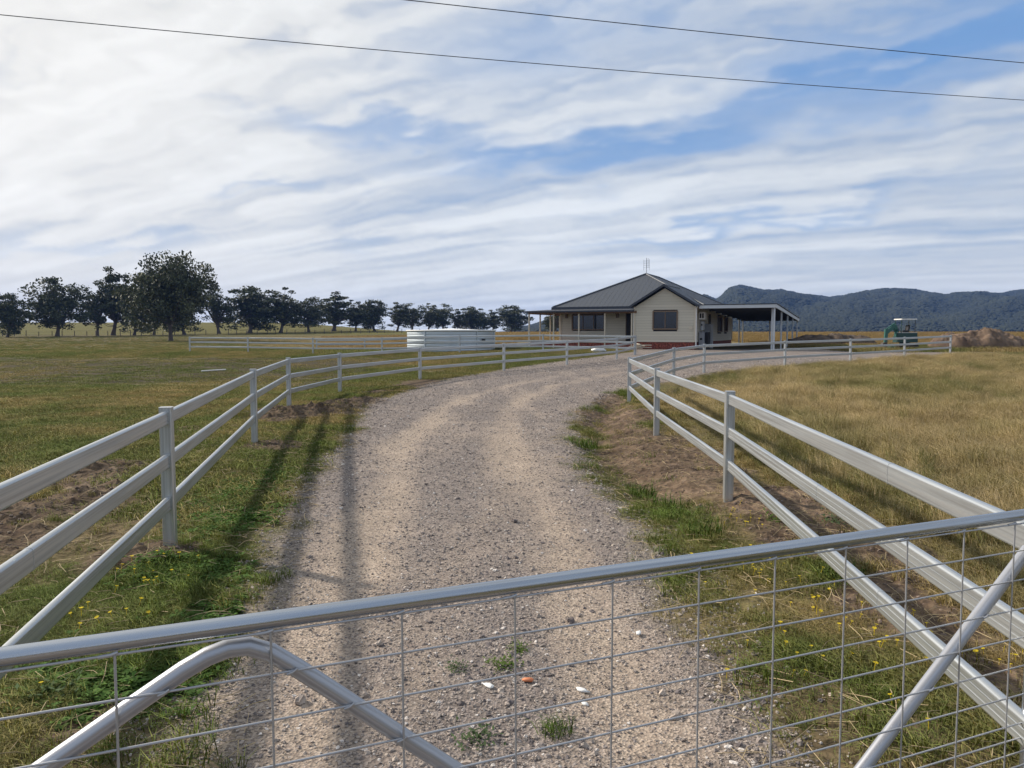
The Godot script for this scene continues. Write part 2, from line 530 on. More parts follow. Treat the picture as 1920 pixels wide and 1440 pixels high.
func make_materials() -> void:
	var pebble := noise(0.085, 1, 21, FastNoiseLite.TYPE_CELLULAR)
	pebble.cellular_return_type = FastNoiseLite.RETURN_CELL_VALUE
	pebble.cellular_jitter = 1.0
	var pebble_h := noise(0.085, 1, 21, FastNoiseLite.TYPE_CELLULAR)
	pebble_h.cellular_return_type = FastNoiseLite.RETURN_DISTANCE
	pebble_h.cellular_jitter = 1.0
	var g := mat("gravel", Color.WHITE, 0.95, 0, true)
	g.albedo_texture = tex_from(pebble, 1024, [[0.0, grey(0.60)], [0.3, Color(0.80, 0.78, 0.77)], [0.7, Color(0.92, 0.91, 0.89)], [0.9, Color(0.98, 0.97, 0.96)], [1.0, grey(1.0)]])
	g.uv1_scale = Vector3(0.9, 0.9, 0.9)
	g.normal_enabled = true
	g.normal_texture = normal_from(pebble_h, 1024, 7.0)
	g.normal_scale = 0.7
	var t := mat("turf", Color.WHITE, 1.0, 0, true)
	var fib := noise(0.035, 5, 22)
	t.albedo_texture = tex_from(fib, 512, [[0.0, grey(0.66)], [0.45, Color(0.88, 0.86, 0.80)], [0.7, Color(0.97, 0.96, 0.9)], [1.0, grey(1)]])
	t.uv1_scale = Vector3(0.45, 0.45, 0.45)
	t.normal_enabled = true
	t.normal_texture = normal_from(fib, 512, 8.0)
	t.normal_scale = 0.8
	t.metallic_specular = 0.2
	# galvanised steel: spangle and drawn streaks
	var sp := noise(0.03, 4, 31)
	var spangle := tex_from(sp, 256, [[0.2, grey(0.88)], [0.45, Color(0.94, 0.95, 0.96)], [0.8, grey(1.0)]])
	var srough := tex_from(noise(0.02, 5, 32), 256, [[0.25, grey(0.7)], [0.75, grey(1.0)]])
	for k in [["galvanised", lin(0.53, 0.55, 0.555), 0.42, 0.72], ["gate_steel", lin(0.46, 0.49, 0.53), 0.30, 0.92], ["zinc_paint", lin(0.46, 0.47, 0.50), 0.42, 0.6]]:
		var m := mat(k[0], k[1], k[2], k[3])
		m.albedo_texture = spangle
		m.uv1_scale = Vector3(0.10, 6.0, 1)
		m.roughness_texture = srough
	mat("wire", lin(0.42, 0.43, 0.45), 0.5, 0.7)
	mat("blade", Color.WHITE, 0.85, 0, true)
	M.blade.backlight_enabled = true
	M.blade.backlight = Color(0.7, 0.7, 0.5)
	M.blade.metallic_specular = 0.25
	mat("stone", Color.WHITE, 0.9, 0, true)
	mat("leaf", Color.WHITE, 0.7, 0, true)
	M.leaf.backlight_enabled = true
	M.leaf.backlight = Color(0.35, 0.35, 0.25)
	mat("bark", lin(0.115, 0.095, 0.08), 0.95)
	mat("forest", Color.WHITE, 1.0, 0, true)
	mat("mountain", lin(0.016, 0.022, 0.013), 1.0)
	mat("board", Color.WHITE, 0.65, 0, true)
	mat("trim_cream", lin(0.56, 0.50, 0.40), 0.6)
	mat("window_frame", lin(0.17, 0.115, 0.075), 0.6)
	mat("timber", lin(0.20, 0.12, 0.075), 0.8)
	mat("roof_sheet", lin(0.062, 0.070, 0.084), 0.5, 0.3)
	mat("gutter", lin(0.028, 0.036, 0.055), 0.45)
	mat("brick", lin(0.30, 0.080, 0.052), 0.9)
	M.brick.albedo_texture = tex_from(noise(0.05, 3, 41), 128, [[0.2, grey(0.6)], [0.8, grey(1)]])
	M.brick.uv1_triplanar = true
	mat("deck", lin(0.16, 0.08, 0.055), 0.85)
	mat("dark_opening", lin(0.012, 0.011, 0.012), 0.7)
	var gl := mat("glass", Color(0.02, 0.025, 0.035), 0.08)
	gl.metallic_specular = 0.6
	mat("steel_light", lin(0.50, 0.54, 0.58), 0.5, 0.2)
	mat("roof_dark", lin(0.05, 0.055, 0.065), 0.6, 0.2)
	mat("white_plastic", lin(0.72, 0.72, 0.70), 0.5)
	mat("grey_box", lin(0.30, 0.32, 0.35), 0.5)
	mat("tank_steel", lin(0.50, 0.56, 0.60), 0.45, 0.4)
	mat("teal_paint", lin(0.030, 0.120, 0.098), 0.5)
	mat("dark_teal", lin(0.014, 0.052, 0.047), 0.55)
	mat("black_rubber", lin(0.02, 0.02, 0.022), 0.8)
	mat("soil", Color.WHITE, 1.0, 0, true)
	mat("old_wood", lin(0.075, 0.065, 0.055), 0.95)
	mat("cable", lin(0.045, 0.05, 0.06), 0.6)
	mat("orange_chip", lin(0.62, 0.22, 0.10), 0.7)

# ---------------------------------------------------------------- fences
func rail_profile(h: float, ribbed := true) -> PackedVector2Array:   # flattened tube with two shallow ribs on each face
	var p := PackedVector2Array()
	var w := 0.021
	var k := h / 2.0
	for s: float in [1.0, -1.0]:
		for a in 7:
			var an := PI * a / 6.0 if s > 0 else PI + PI * a / 6.0
			p.append(Vector2(cos(an) * w, sin(an) * 0.014 + (k - 0.014) * s))
		var f := -s
		for yy: float in [0.48, 0.43, 0.37, 0.32, -0.32, -0.37, -0.43, -0.48]:
			if not ribbed:
				continue
			var dent := 0.0030 if absf(absf(yy) - 0.40) < 0.04 else 0.0
			p.append(Vector2(f * (w - dent), yy * (k - 0.014) * s))
	return p

func round_square(h: float, r: float) -> PackedVector2Array:
	var p := PackedVector2Array()
	for q in 4:
		var c := Vector2(h - r, h - r)
		var sx: float = [1, -1, -1, 1][q]
		var sy: float = [1, 1, -1, -1][q]
		for a in 4:
			var an := PI / 2 * q + PI / 2 * a / 3.0
			p.append(Vector2(sx * c.x + cos(an) * r, sy * c.y + sin(an) * r))
	return p

func rail_fence(called: String, label: String, posts: Array, heights: Array, rails: Array, post_h: float, near_detail: bool, ribbed := false) -> void:
	var t := thing(called, label, "fence", Vector3(posts[0].x, heights[0], -posts[0].y))
	var o := t.position
	var plain := rail_profile(0.11, false)
	var lined := rail_profile(0.11)
	for i in posts.size():
		var base := Vector3(posts[i].x, heights[i], -posts[i].y) - o
		var ahead: Vector2 = (posts[mini(i + 1, posts.size() - 1)] - posts[maxi(i - 1, 0)]).normalized()
		var up := Vector3(-ahead.y, 0, -ahead.x).normalized()
		var b := MB.new()
		b.sweep(round_square(0.047, 0.012), base - Vector3(0, 0.35, 0), base + Vector3(0, post_h, 0), up)
		var pn := obj("post", b, M.galvanised, t)
		b = MB.new()
		b.sweep(round_square(0.0485, 0.012), base + Vector3(0, post_h + 0.001, 0), base + Vector3(0, post_h + 0.006, 0), up)
		obj("post_cap", b, M.galvanised, pn)
		if i == posts.size() - 1:
			continue
		var nb := Vector3(posts[i + 1].x, heights[i + 1], -posts[i + 1].y) - o
		var along := (nb - base).normalized()
		for h in rails:
			var prof := lined if ribbed and h < 1.0 else plain
			var r := MB.new()
			var a := base + Vector3(0, h - 0.055, 0) + along * 0.048
			var e := nb + Vector3(0, h - 0.055, 0) - along * 0.048
			r.sweep(prof, a, e, Vector3.UP)
			var rn := obj("rail", r, M.galvanised, t)
			if near_detail and i < 5:
				for q in [[a, 1.0], [e, -1.0]]:
					var s := MB.new()
					s.box(q[0] + along * 0.004 * q[1], Vector3(0.058, 0.13, 0.007), Basis.looking_at(along, Vector3.UP))
					obj("end_plate", s, M.galvanised, rn)
				# a swaged joint partway along the bay
				var j := MB.new()
				var jt := 0.17 + 0.4 * fposmod(h * 7.3 + i * 0.37, 1.0)
				var jp := a.lerp(e, jt)
				var big := PackedVector2Array()
				for p in prof:
					big.append(p * Vector2(1.07, 1.02))
				j.sweep(big, jp - along * 0.006, jp + along * 0.006, Vector3.UP)
				obj("joint_sleeve", j, M.galvanised, rn)

func build_fences() -> void:
	var hr := []
	for p in FENCE_R:
		hr.append(height(p.x, p.y))
	hr[0] = -0.03
	var hl := []
	for p in FENCE_L:
		hl.append(height(p.x, p.y))
	rail_fence("rail_fence", "galvanised three-rail fence along the left side of the gravel drive", FENCE_L, hl, [1.125, 0.785, 0.445], 1.15, true)
	rail_fence("rail_fence", "galvanised three-rail fence along the right side of the drive, in front of the dry grass", FENCE_R, hr, [1.125, 0.785, 0.445], 1.15, true, true)
	var back := [Vector2(7.33, 44.75), Vector2(1.95, 47.4), Vector2(-3.43, 49.4), Vector2(-8.9, 51.6), Vector2(-14.2, 53.8), Vector2(-19.6, 56), Vector2(-24.6, 57.6)]
	var hb := []
	for p in back:
		hb.append(height(p.x, p.y))
	rail_fence("rail_fence", "white three-rail fence across the yard in front of the house and the round tank", back, hb, [1.125, 0.785, 0.445], 1.15, false)
	var low := [Vector2(-8.3, 63.5), Vector2(-12.5, 64.0), Vector2(-16.7, 64.5)]
	var hw := []
	for p in low:
		hw.append(height(p.x, p.y))
	rail_fence("rail_fence", "low two-rail fence left of the round tank, behind the white yard fence", low, hw, [0.85, 0.5], 0.9, false)
	# old post and wire fence below the gum trees
	var t := thing("wire_fence", "old wooden post and wire fence in the grass below the gum trees", "fence", Vector3(-90, height(-90, 150), -150))
	var pts := []
	for k in 44:
		var f := k / 43.0
		var x := lerpf(-112.0, -24.0, f) + rng.randf_range(-0.4, 0.4)
		var d := lerpf(158.0, 196.0, f) + rng.randf_range(-0.4, 0.4)
		var b := MB.new()
		var base := Vector3(x, height(x, d) - 0.2, -d) - t.position
		var hh := rng.randf_range(1.1, 1.5)
		b.tube([base, base + Vector3(rng.randf_range(-0.06, 0.06), hh, 0)], [0.08, 0.07], 6)
		obj("post", b, M.old_wood, t)
		pts.append(base)
	for y in [0.6, 1.0, 1.3]:
		var w := []
		for p in pts:
			w.append(p + Vector3(0, y, 0.1))
		var b := MB.new()
		b.tube(w, 0.012, 4, false)
		obj("wire", b, M.old_wood, t)

# ---------------------------------------------------------------- gate
func build_gate() -> void:
	var A := Vector3(-0.9938, 0, -1.4225)
	var turn := deg_to_rad(22.456)
	var t := thing("farm_gate", "galvanised pipe farm gate with wire mesh closed across the drive in the foreground", "gate", A, turn)
	# gate axes: x along the gate, y up, z towards the viewer
	var s0 := -0.72
	var s1 := 3.06
	var r := 0.0195
	var b := MB.new()
	b.tube([Vector3(s0, 1.13, 0), Vector3(1.0, 1.129, 0), Vector3(s1, 1.13, 0)], r, 20)
	obj("top_rail", b, M.gate_steel, t)
	b = MB.new()
	b.tube([Vector3(s0, 0.115, 0), Vector3(s1, 0.115, 0)], r, 16)
	obj("bottom_rail", b, M.gate_steel, t)
	for s in [s0, s1]:
		b = MB.new()
		b.tube([Vector3(s, 0.115, 0), Vector3(s, 1.13, 0)], r, 16)
		obj("end_upright", b, M.gate_steel, t)
	# bent stays: up to the top rail, over in a bend and down again
	var zs := -0.006
	var left := [Vector3(s0 + 0.03, 0.44, zs)]
	var kink := [Vector2(0.072, 0.894), Vector2(0.233, 0.990), Vector2(0.325, 1.044), Vector2(0.372, 1.066), Vector2(0.415, 1.077), Vector2(0.455, 1.075), Vector2(0.500, 1.054), Vector2(0.560, 1.006), Vector2(0.664, 0.915), Vector2(0.801, 0.794)]
	for q in kink:
		left.append(Vector3(q.x, q.y, zs))
	left.append(Vector3(1.50, 0.19, zs))
	left.append(Vector3(1.56, 0.145, zs))
	left.append(Vector3(1.64, 0.12, zs))
	left.append(Vector3(1.90, 0.12, zs))
	left.append(Vector3(1.99, 0.15, zs))
	left.append(Vector3(2.05, 0.19, zs))
	left.append(Vector3(2.291, 0.387, zs))
	left.append(Vector3(2.985, 0.968, zs))
	left.append(Vector3(3.05, 1.02, zs))
	b = MB.new()
	b.tube(left, 0.0205, 20)
	obj("stay", b, M.zinc_paint, t)
	# weld mesh
	var vs := [-0.62, -0.35, -0.075, 0.199, 0.5, 0.791, 1.075, 1.351, 1.622, 1.886, 2.155, 2.411, 2.667, 2.915]
	for s in vs:
		b = MB.new()
		var wob := rng.randf_range(-0.003, 0.003)
		b.tube([Vector3(s, 1.108, 0.019), Vector3(s + wob, 0.6, 0.0215), Vector3(s, 0.12, 0.021)], 0.0027, 8)
		obj("mesh_wire", b, M.wire, t)
		b = MB.new()
		b.tube([Vector3(s - 0.03, 1.107, 0.0155), Vector3(s - 0.008, 1.1085, 0.017), Vector3(s + 0.006, 1.112, 0.017)], 0.0042, 8)
		obj("tie", b, M.wire, t)
	var y := 1.1065
	var k := 0
	while y > 0.1:
		b = MB.new()
		var p := []
		for q in 9:
			p.append(Vector3(lerpf(s0, s1, q / 8.0), y + rng.randf_range(-0.0015, 0.0015), 0.0155))
		b.tube(p, 0.0029, 8)
		obj("mesh_wire", b, M.wire, t)
		y -= 0.1035 if k < 7 else 0.052
		if k == 0:
			y = 1.012
		k += 1
	# ties that hold the mesh to the stay
	for q in [Vector2(0.287, 1.012), Vector2(0.545, 1.012), Vector2(0.668, 0.909), Vector2(0.79, 0.805), Vector2(2.79, 0.805), Vector2(2.545, 0.598)]:
		b = MB.new()
		b.tube([Vector3(q.x - 0.012, q.y - 0.004, 0.018), Vector3(q.x, q.y, 0.0205), Vector3(q.x + 0.010, q.y + 0.006, 0.019)], 0.003, 6)
		obj("tie", b, M.wire, t)

# ---------------------------------------------------------------- house
func prism(b: MB, pts: Array, a: Vector3) -> void:   # a flat polygon (convex) given thickness a
	var mid := Vector3.ZERO
	for p in pts:
		mid += p / float(pts.size())
	for k in range(1, pts.size() - 1):
		b.face(pts[0], pts[k], pts[k + 1], -a)
		b.face(pts[0] + a, pts[k] + a, pts[k + 1] + a, a)
	for k in pts.size():
		var p: Vector3 = pts[k]
		var q: Vector3 = pts[(k + 1) % pts.size()]
		b.quad(p, q, q + a, p + a, (p + q) / 2.0 - mid)

func roof_plane(b: MB, pts: Array, down: Vector3, rib := 0.38) -> void:   # thick sheet with standing ribs running down the slope
	var nn: Vector3 = (pts[1] - pts[0]).cross(pts[2] - pts[0]).normalized()
	if nn.y < 0:
		nn = -nn
	prism(b, pts, nn * 0.05)
	var across := nn.cross(down).normalized()
	var lo := INF
	var hi := -INF
	for p in pts:
		lo = minf(lo, p.dot(across))
		hi = maxf(hi, p.dot(across))
	var x := lo + rib * 0.5
	while x < hi:
		# clip the line {p.across = x} against the polygon
		var cut := []
		for k in pts.size():
			var p: Vector3 = pts[k]
			var q: Vector3 = pts[(k + 1) % pts.size()]
			var a := p.dot(across) - x
			var e := q.dot(across) - x
			if a * e < 0.0:
				cut.append(p.lerp(q, a / (a - e)))
		if cut.size() == 2 and (cut[0] - cut[1]).length() > 0.25:
			var m: Vector3 = (cut[0] + cut[1]) / 2.0 + nn * 0.058
			var l: Vector3 = cut[1] - cut[0]
			var bs := Basis(across, nn, across.cross(nn))
			b.box(m - nn * 0.009, Vector3(0.035, 0.014, maxf(0.05, l.length() - 0.12)), bs)
		x += rib

func weatherboards(t: Node, a: Vector3, dir: Vector3, out: Vector3, length: float, y0: float, y1: float, holes: Array, gable_from := 99.0, gable_rise := 1.3) -> void:
	var step := 0.19
	var y := y0
	while y < y1 - 0.01:
		var ye := minf(y + step, y1)
		var cut0 := maxf(0.0, y - gable_from) / gable_rise * length / 2.0
		var cut1 := maxf(0.0, ye - gable_from) / gable_rise * length / 2.0
		var spans := [[0.0, length]]
		for h in holes:   # [s0, s1, y0, y1]
			if ye > h[2] + 0.02 and y < h[3] - 0.02:
				var cut := []
				for sp in spans:
					if h[0] > sp[0]:
						cut.append([sp[0], minf(sp[1], h[0])])
					if h[1] < sp[1]:
						cut.append([maxf(sp[0], h[1]), sp[1]])
				spans = cut
		for sp in spans:
			if sp[1] - sp[0] < 0.05:
				continue
			var b := MB.new()
			b.col = Color(0.53, 0.495, 0.41) * rng.randf_range(0.95, 1.05)
			var p0: Vector3 = a + dir * (sp[0] + cut0)
			var p1: Vector3 = a + dir * (sp[1] - cut0)
			var q0: Vector3 = a + dir * (sp[0] + cut1)
			var q1: Vector3 = a + dir * (sp[1] - cut1)
			var lo := Vector3(0, y, 0)
			var hi := Vector3(0, ye - 0.006, 0)
			b.hexa([p0 + lo - out * 0.03, p1 + lo - out * 0.03, p1 + lo + out * 0.032, p0 + lo + out * 0.032, q0 + hi - out * 0.03, q1 + hi - out * 0.03, q1 + hi + out * 0.014, q0 + hi + out * 0.014])
			obj("weatherboard", b, M.board, t)
		y += step

func window(t: Node, a: Vector3, dir: Vector3, out: Vector3, w: float, h: float, panes: int) -> void:
	var f := MB.new()
	var up := Vector3.UP
	var fr := 0.085
	for q in [[dir * w / 2.0 - up * 0.0, w + fr, fr], [dir * w / 2.0 + up * h, w + fr, fr]]:
		f.box(a + q[0] + out * 0.03, Vector3(q[1], q[2], 0.12), Basis(dir, up, dir.cross(up)))
	for s in [0.0, w]:
		f.box(a + dir * s + up * h / 2.0 + out * 0.03, Vector3(fr, h - fr, 0.118), Basis(dir, up, dir.cross(up)))
	var fo := obj("window", f, M.window_frame, t)
	for k in range(1, panes):
		var m := MB.new()
		m.box(a + dir * w * k / panes + up * h / 2.0 + out * 0.02, Vector3(0.05, h - fr, 0.06), Basis(dir, up, dir.cross(up)))
		obj("mullion", m, M.window_frame, fo)
	for k in panes:
		var g := MB.new()
		g.box(a + dir * w * (k + 0.5) / panes + up * h / 2.0 - out * 0.01, Vector3(w / panes - 0.055, h - fr, 0.02), Basis(dir, up, dir.cross(up)))
		obj("pane", g, M.glass, fo)

func build_house() -> Node3D:
	var t := thing("weatherboard_house", "cream weatherboard house with grey hip roof, front gable and verandah at the drive's end", "house", Vector3(1.31, 0.53, -58.0), deg_to_rad(-24.8))
	var X := Vector3.RIGHT
	var Y := Vector3.UP
	var Fr := Vector3(0, 0, 1)     # towards the front
	var b: MB
	# brick bases
	b = MB.new()
	b.box(Vector3(10.455, 0.1, -0.95), Vector3(4.25, 0.8, 1.86))
	b.box(Vector3(7.25, 0.099, -9.25), Vector3(10.66, 0.8, 14.7))
	obj("brick_base", b, M.brick, t)
	b = MB.new()
	b.box(Vector3(4.2, 0.09, -0.94), Vector3(8.12, 0.78, 1.92))
	b.box(Vector3(1.0, 0.088, -6.4), Vector3(1.75, 0.78, 8.9))
	obj("verandah_base", b, M.brick, t)
	b = MB.new()
	b.box(Vector3(4.2, 0.51, -0.93), Vector3(8.2, 0.05, 1.98))
	b.box(Vector3(1.0, 0.509, -6.44), Vector3(1.83, 0.05, 8.95))
	obj("verandah_deck", b, M.deck, t)
	# inner wall cores
	b = MB.new()
	b.box(Vector3(7.25, 1.75, -9.25), Vector3(10.6, 2.49, 14.64))
	b.box(Vector3(10.455, 1.75, -1.0), Vector3(4.2, 2.48, 1.9))
	prism(b, [Vector3(8.42, 2.99, -0.08), Vector3(12.49, 2.99, -0.08), Vector3(10.455, 4.24, -0.08)], Vector3(0, 0, -0.1))
	obj("wall_core", b, M.dark_opening, t)
	# boards
	weatherboards(t, Vector3(8.31, 0, 0), X, Fr, 4.29, 0.5, 4.28, [[1.35, 3.07, 1.42, 2.67]], 3.0)
	weatherboards(t, Vector3(8.31, 0, -1.86), Fr, -X, 1.83, 0.53, 2.98, [])
	weatherboards(t, Vector3(1.9, 0, -1.9), X, Fr, 6.38, 0.53, 2.98, [[0.94, 3.53, 1.39, 2.51], [5.2, 6.15, 0.5, 2.6]])
	weatherboards(t, Vector3(1.9, 0, -1.93), -Fr, -X, 14.6, 0.53, 2.98, [[3.0, 4.6, 1.3, 2.45]])
	weatherboards(t, Vector3(12.6, 0, -0.04), -Fr, X, 16.5, 0.5, 3.0, [[4.9, 5.9, 0.5, 2.55], [9.0, 11.0, 1.23, 2.45], [12.3, 13.9, 1.23, 2.45]])
	# corner trims
	for q in [Vector3(12.615, 0, 0.012), Vector3(8.3, 0, 0.012), Vector3(1.89, 0, -1.885), Vector3(12.615, 0, -16.56)]:
		b = MB.new()
		b.box(q + Vector3(0, 1.76, 0), Vector3(0.1, 2.5, 0.1))
		obj("corner_trim", b, M.trim_cream, t)
	# windows and doors
	window(t, Vector3(9.66, 1.42, 0), X, Fr, 1.72, 1.25, 2)
	window(t, Vector3(2.84, 1.39, -1.9), X, Fr, 2.59, 1.12, 3)
	window(t, Vector3(12.6, 1.23, -9.04), -Fr, X, 2.0, 1.22, 2)
	window(t, Vector3(12.6, 1.23, -12.34), -Fr, X, 1.6, 1.22, 2)
	window(t, Vector3(1.9, 1.3, -4.93), -Fr, -X, 1.6, 1.15, 2)
	for q in [[Vector3(7.575, 1.55, -1.9), Vector3(0.86, 2.05, 0.05), Vector3(0.99, 2.14, 0.08)], [Vector3(12.6, 1.53, -5.44), Vector3(0.05, 2.0, 0.9), Vector3(0.08, 2.1, 1.0)]]:
		b = MB.new()
		b.box(q[0] - Vector3(0, 0.0, 0.0), q[2])
		var dr := obj("door", b, M.window_frame, t)
		b = MB.new()
		var sh: Vector3 = Vector3(0, 0, 0.03) if q[1].z < 0.1 else Vector3(0.03, 0, 0)
		b.box(q[0] + sh, q[1])
		obj("door_leaf", b, M.dark_opening, dr)
		b = MB.new()
		b.box(q[0] + sh * 2.2 + (Vector3(0.36, -0.05, 0) if q[1].z < 0.1 else Vector3(0, -0.05, 0.36)), Vector3(0.05, 0.12, 0.05))
		obj("door_handle", b, M.steel_light, dr)
	# wall lanterns on the verandah
	for u in [2.38, 6.45]:
		b = MB.new()
		b.box(Vector3(u, 2.42, -1.80), Vector3(0.16, 0.30, 0.16))
		b.box(Vector3(u, 2.62, -1.80), Vector3(0.22, 0.05, 0.22))
		b.box(Vector3(u, 2.55, -1.87), Vector3(0.06, 0.14, 0.10))
		obj("wall_lantern", b, M.window_frame, t)
	# verandah posts, beams and roof
	var vp := []
	for k in 5:
		vp.append(Vector3(2.018 * k + 0.02, 0, 0.03))
	for k in range(1, 6):
		vp.append(Vector3(0.02, 0, -2.16 * k))
	for p in vp:
		b = MB.new()
		b.sweep(round_square(0.05, 0.01), p + Vector3(0, -0.2, 0), p + Vector3(0, 2.56, 0), Fr)
		obj("verandah_post", b, M.trim_cream, t)
	b = MB.new()
	b.box(Vector3(4.2, 2.645, 0.03), Vector3(8.5, 0.16, 0.07))
	b.box(Vector3(0.02, 2.644, -5.5), Vector3(0.07, 0.158, 10.9))
	obj("verandah_beam", b, M.timber, t)
	b = MB.new()
	roof_plane(b, [Vector3(-0.28, 2.74, 0.3), Vector3(8.28, 2.74, 0.3), Vector3(8.28, 2.93, -1.85), Vector3(1.87, 2.93, -1.85)], Vector3(0, -0.19, 2.15))
	roof_plane(b, [Vector3(-0.28, 2.741, 0.29), Vector3(1.86, 2.931, -1.86), Vector3(1.86, 2.931, -11.2), Vector3(-0.28, 2.741, -11.2)], Vector3(-2.14, -0.19, 0))
	obj("verandah_roof", b, M.roof_dark, t)
	b = MB.new()
	var x := 0.5
	while x < 8.2:
		b.box(Vector3(x, 2.735, -0.8), Vector3(0.045, 0.09, 2.0), Basis(Vector3.RIGHT, deg_to_rad(4.9)))
		x += 0.9
	obj("verandah_rafters", b, M.timber, t)
	b = MB.new()
	b.box(Vector3(4.0, 2.735, 0.345), Vector3(8.6, 0.11, 0.09))
	b.box(Vector3(-0.325, 2.734, -5.45), Vector3(0.09, 0.108, 11.5))
	obj("verandah_gutter", b, M.gutter, t)
	# main hip roof
	var e := 3.06
	var a1 := Vector3(7.2, 5.84, -7.2)
	var a2 := Vector3(7.2, 5.84, -11.2)
	var c0 := Vector3(1.4, e, -1.4)
	var c1 := Vector3(13.0, e, -1.4)
	var c2 := Vector3(13.0, e, -17.0)
	var c3 := Vector3(1.4, e, -17.0)
	b = MB.new()
	roof_plane(b, [c0, c1, a1], Vector3(0, -0.48, 1).normalized())
	roof_plane(b, [c1, c2, a2, a1], Vector3(1, -0.48, 0).normalized())
	roof_plane(b, [c2, c3, a2], Vector3(0, -0.48, -1).normalized())
	roof_plane(b, [c3, c0, a1, a2], Vector3(-1, -0.48, 0).normalized())
	var ro := obj("roof", b, M.roof_sheet, t)
	for q in [[c0, a1], [c1, a1], [c2, a2], [c3, a2], [a1, a2]]:
		b = MB.new()
		b.tube([q[0] + Y * 0.055, q[1] + Y * 0.055], 0.085, 8)
		obj("ridge_cap", b, M.roof_sheet, ro)
	b = MB.new()
	b.box(Vector3(4.85, 3.02, -1.36), Vector3(7.0, 0.2, 0.1))
	b.box(Vector3(1.36, 3.019, -9.2), Vector3(0.1, 0.198, 15.8))
	b.box(Vector3(13.04, 3.018, -9.6), Vector3(0.1, 0.197, 15.0))
	b.box(Vector3(7.2, 3.017, -17.04), Vector3(11.7, 0.196, 0.1))
	obj("gutter", b, M.gutter, t)
	# gable roof
	b = MB.new()
	var gp := Vector3(10.455, 4.47, 0.32)
	var gb := Vector3(10.455, 4.47, -4.6)
	roof_plane(b, [Vector3(7.98, 2.97, 0.32), gp, gb, Vector3(7.98, 2.97, -2.2)], Vector3(-1, -0.6, 0).normalized())
	roof_plane(b, [Vector3(12.93, 2.97, 0.32), gp, gb, Vector3(12.93, 2.97, -2.2)], Vector3(1, -0.6, 0).normalized())
	obj("gable_roof", b, M.roof_sheet, t)
	b = MB.new()
	for s in [-1.0, 1.0]:
		var lo := Vector3(10.455 + s * 2.5, 2.90, 0.335)
		var hi := Vector3(10.455, 4.42, 0.335)
		b.hexa([lo, lo + Y * 0.16, hi + Y * 0.16, hi, lo + Fr * 0.05, lo + Y * 0.16 + Fr * 0.05, hi + Y * 0.16 + Fr * (0.05 if s > 0 else 0.052), hi + Fr * (0.05 if s > 0 else 0.052)])
	obj("bargeboard", b, M.gutter, t)
	b = MB.new()
	b.tube([gp + Y * 0.055, gb + Y * 0.055], 0.085, 8)
	obj("ridge_cap", b, M.roof_sheet, t)
	b = MB.new()
	b.tube([Vector3(12.70, 0.2, 0.03), Vector3(12.70, 2.85, 0.03), Vector3(12.80, 2.98, 0.1)], 0.045, 8)
	b.tube([Vector3(8.22, 0.55, 0.0), Vector3(8.22, 2.6, 0.0)], 0.04, 8)
	obj("downpipe", b, M.white_plastic, t)
	# small cover plate on the gable wall
	b = MB.new()
	b.box(Vector3(12.35, 1.5, 0.045), Vector3(0.22, 0.2, 0.04))
	obj("meter_cover", b, M.trim_cream, t)
	return t

func house_point(u: float, y: float, v: float) -> Vector3:
	return Vector3(1.31, 0.53, -58.0) + Basis(Vector3.UP, deg_to_rad(-24.8)) * Vector3(u, y, -v)

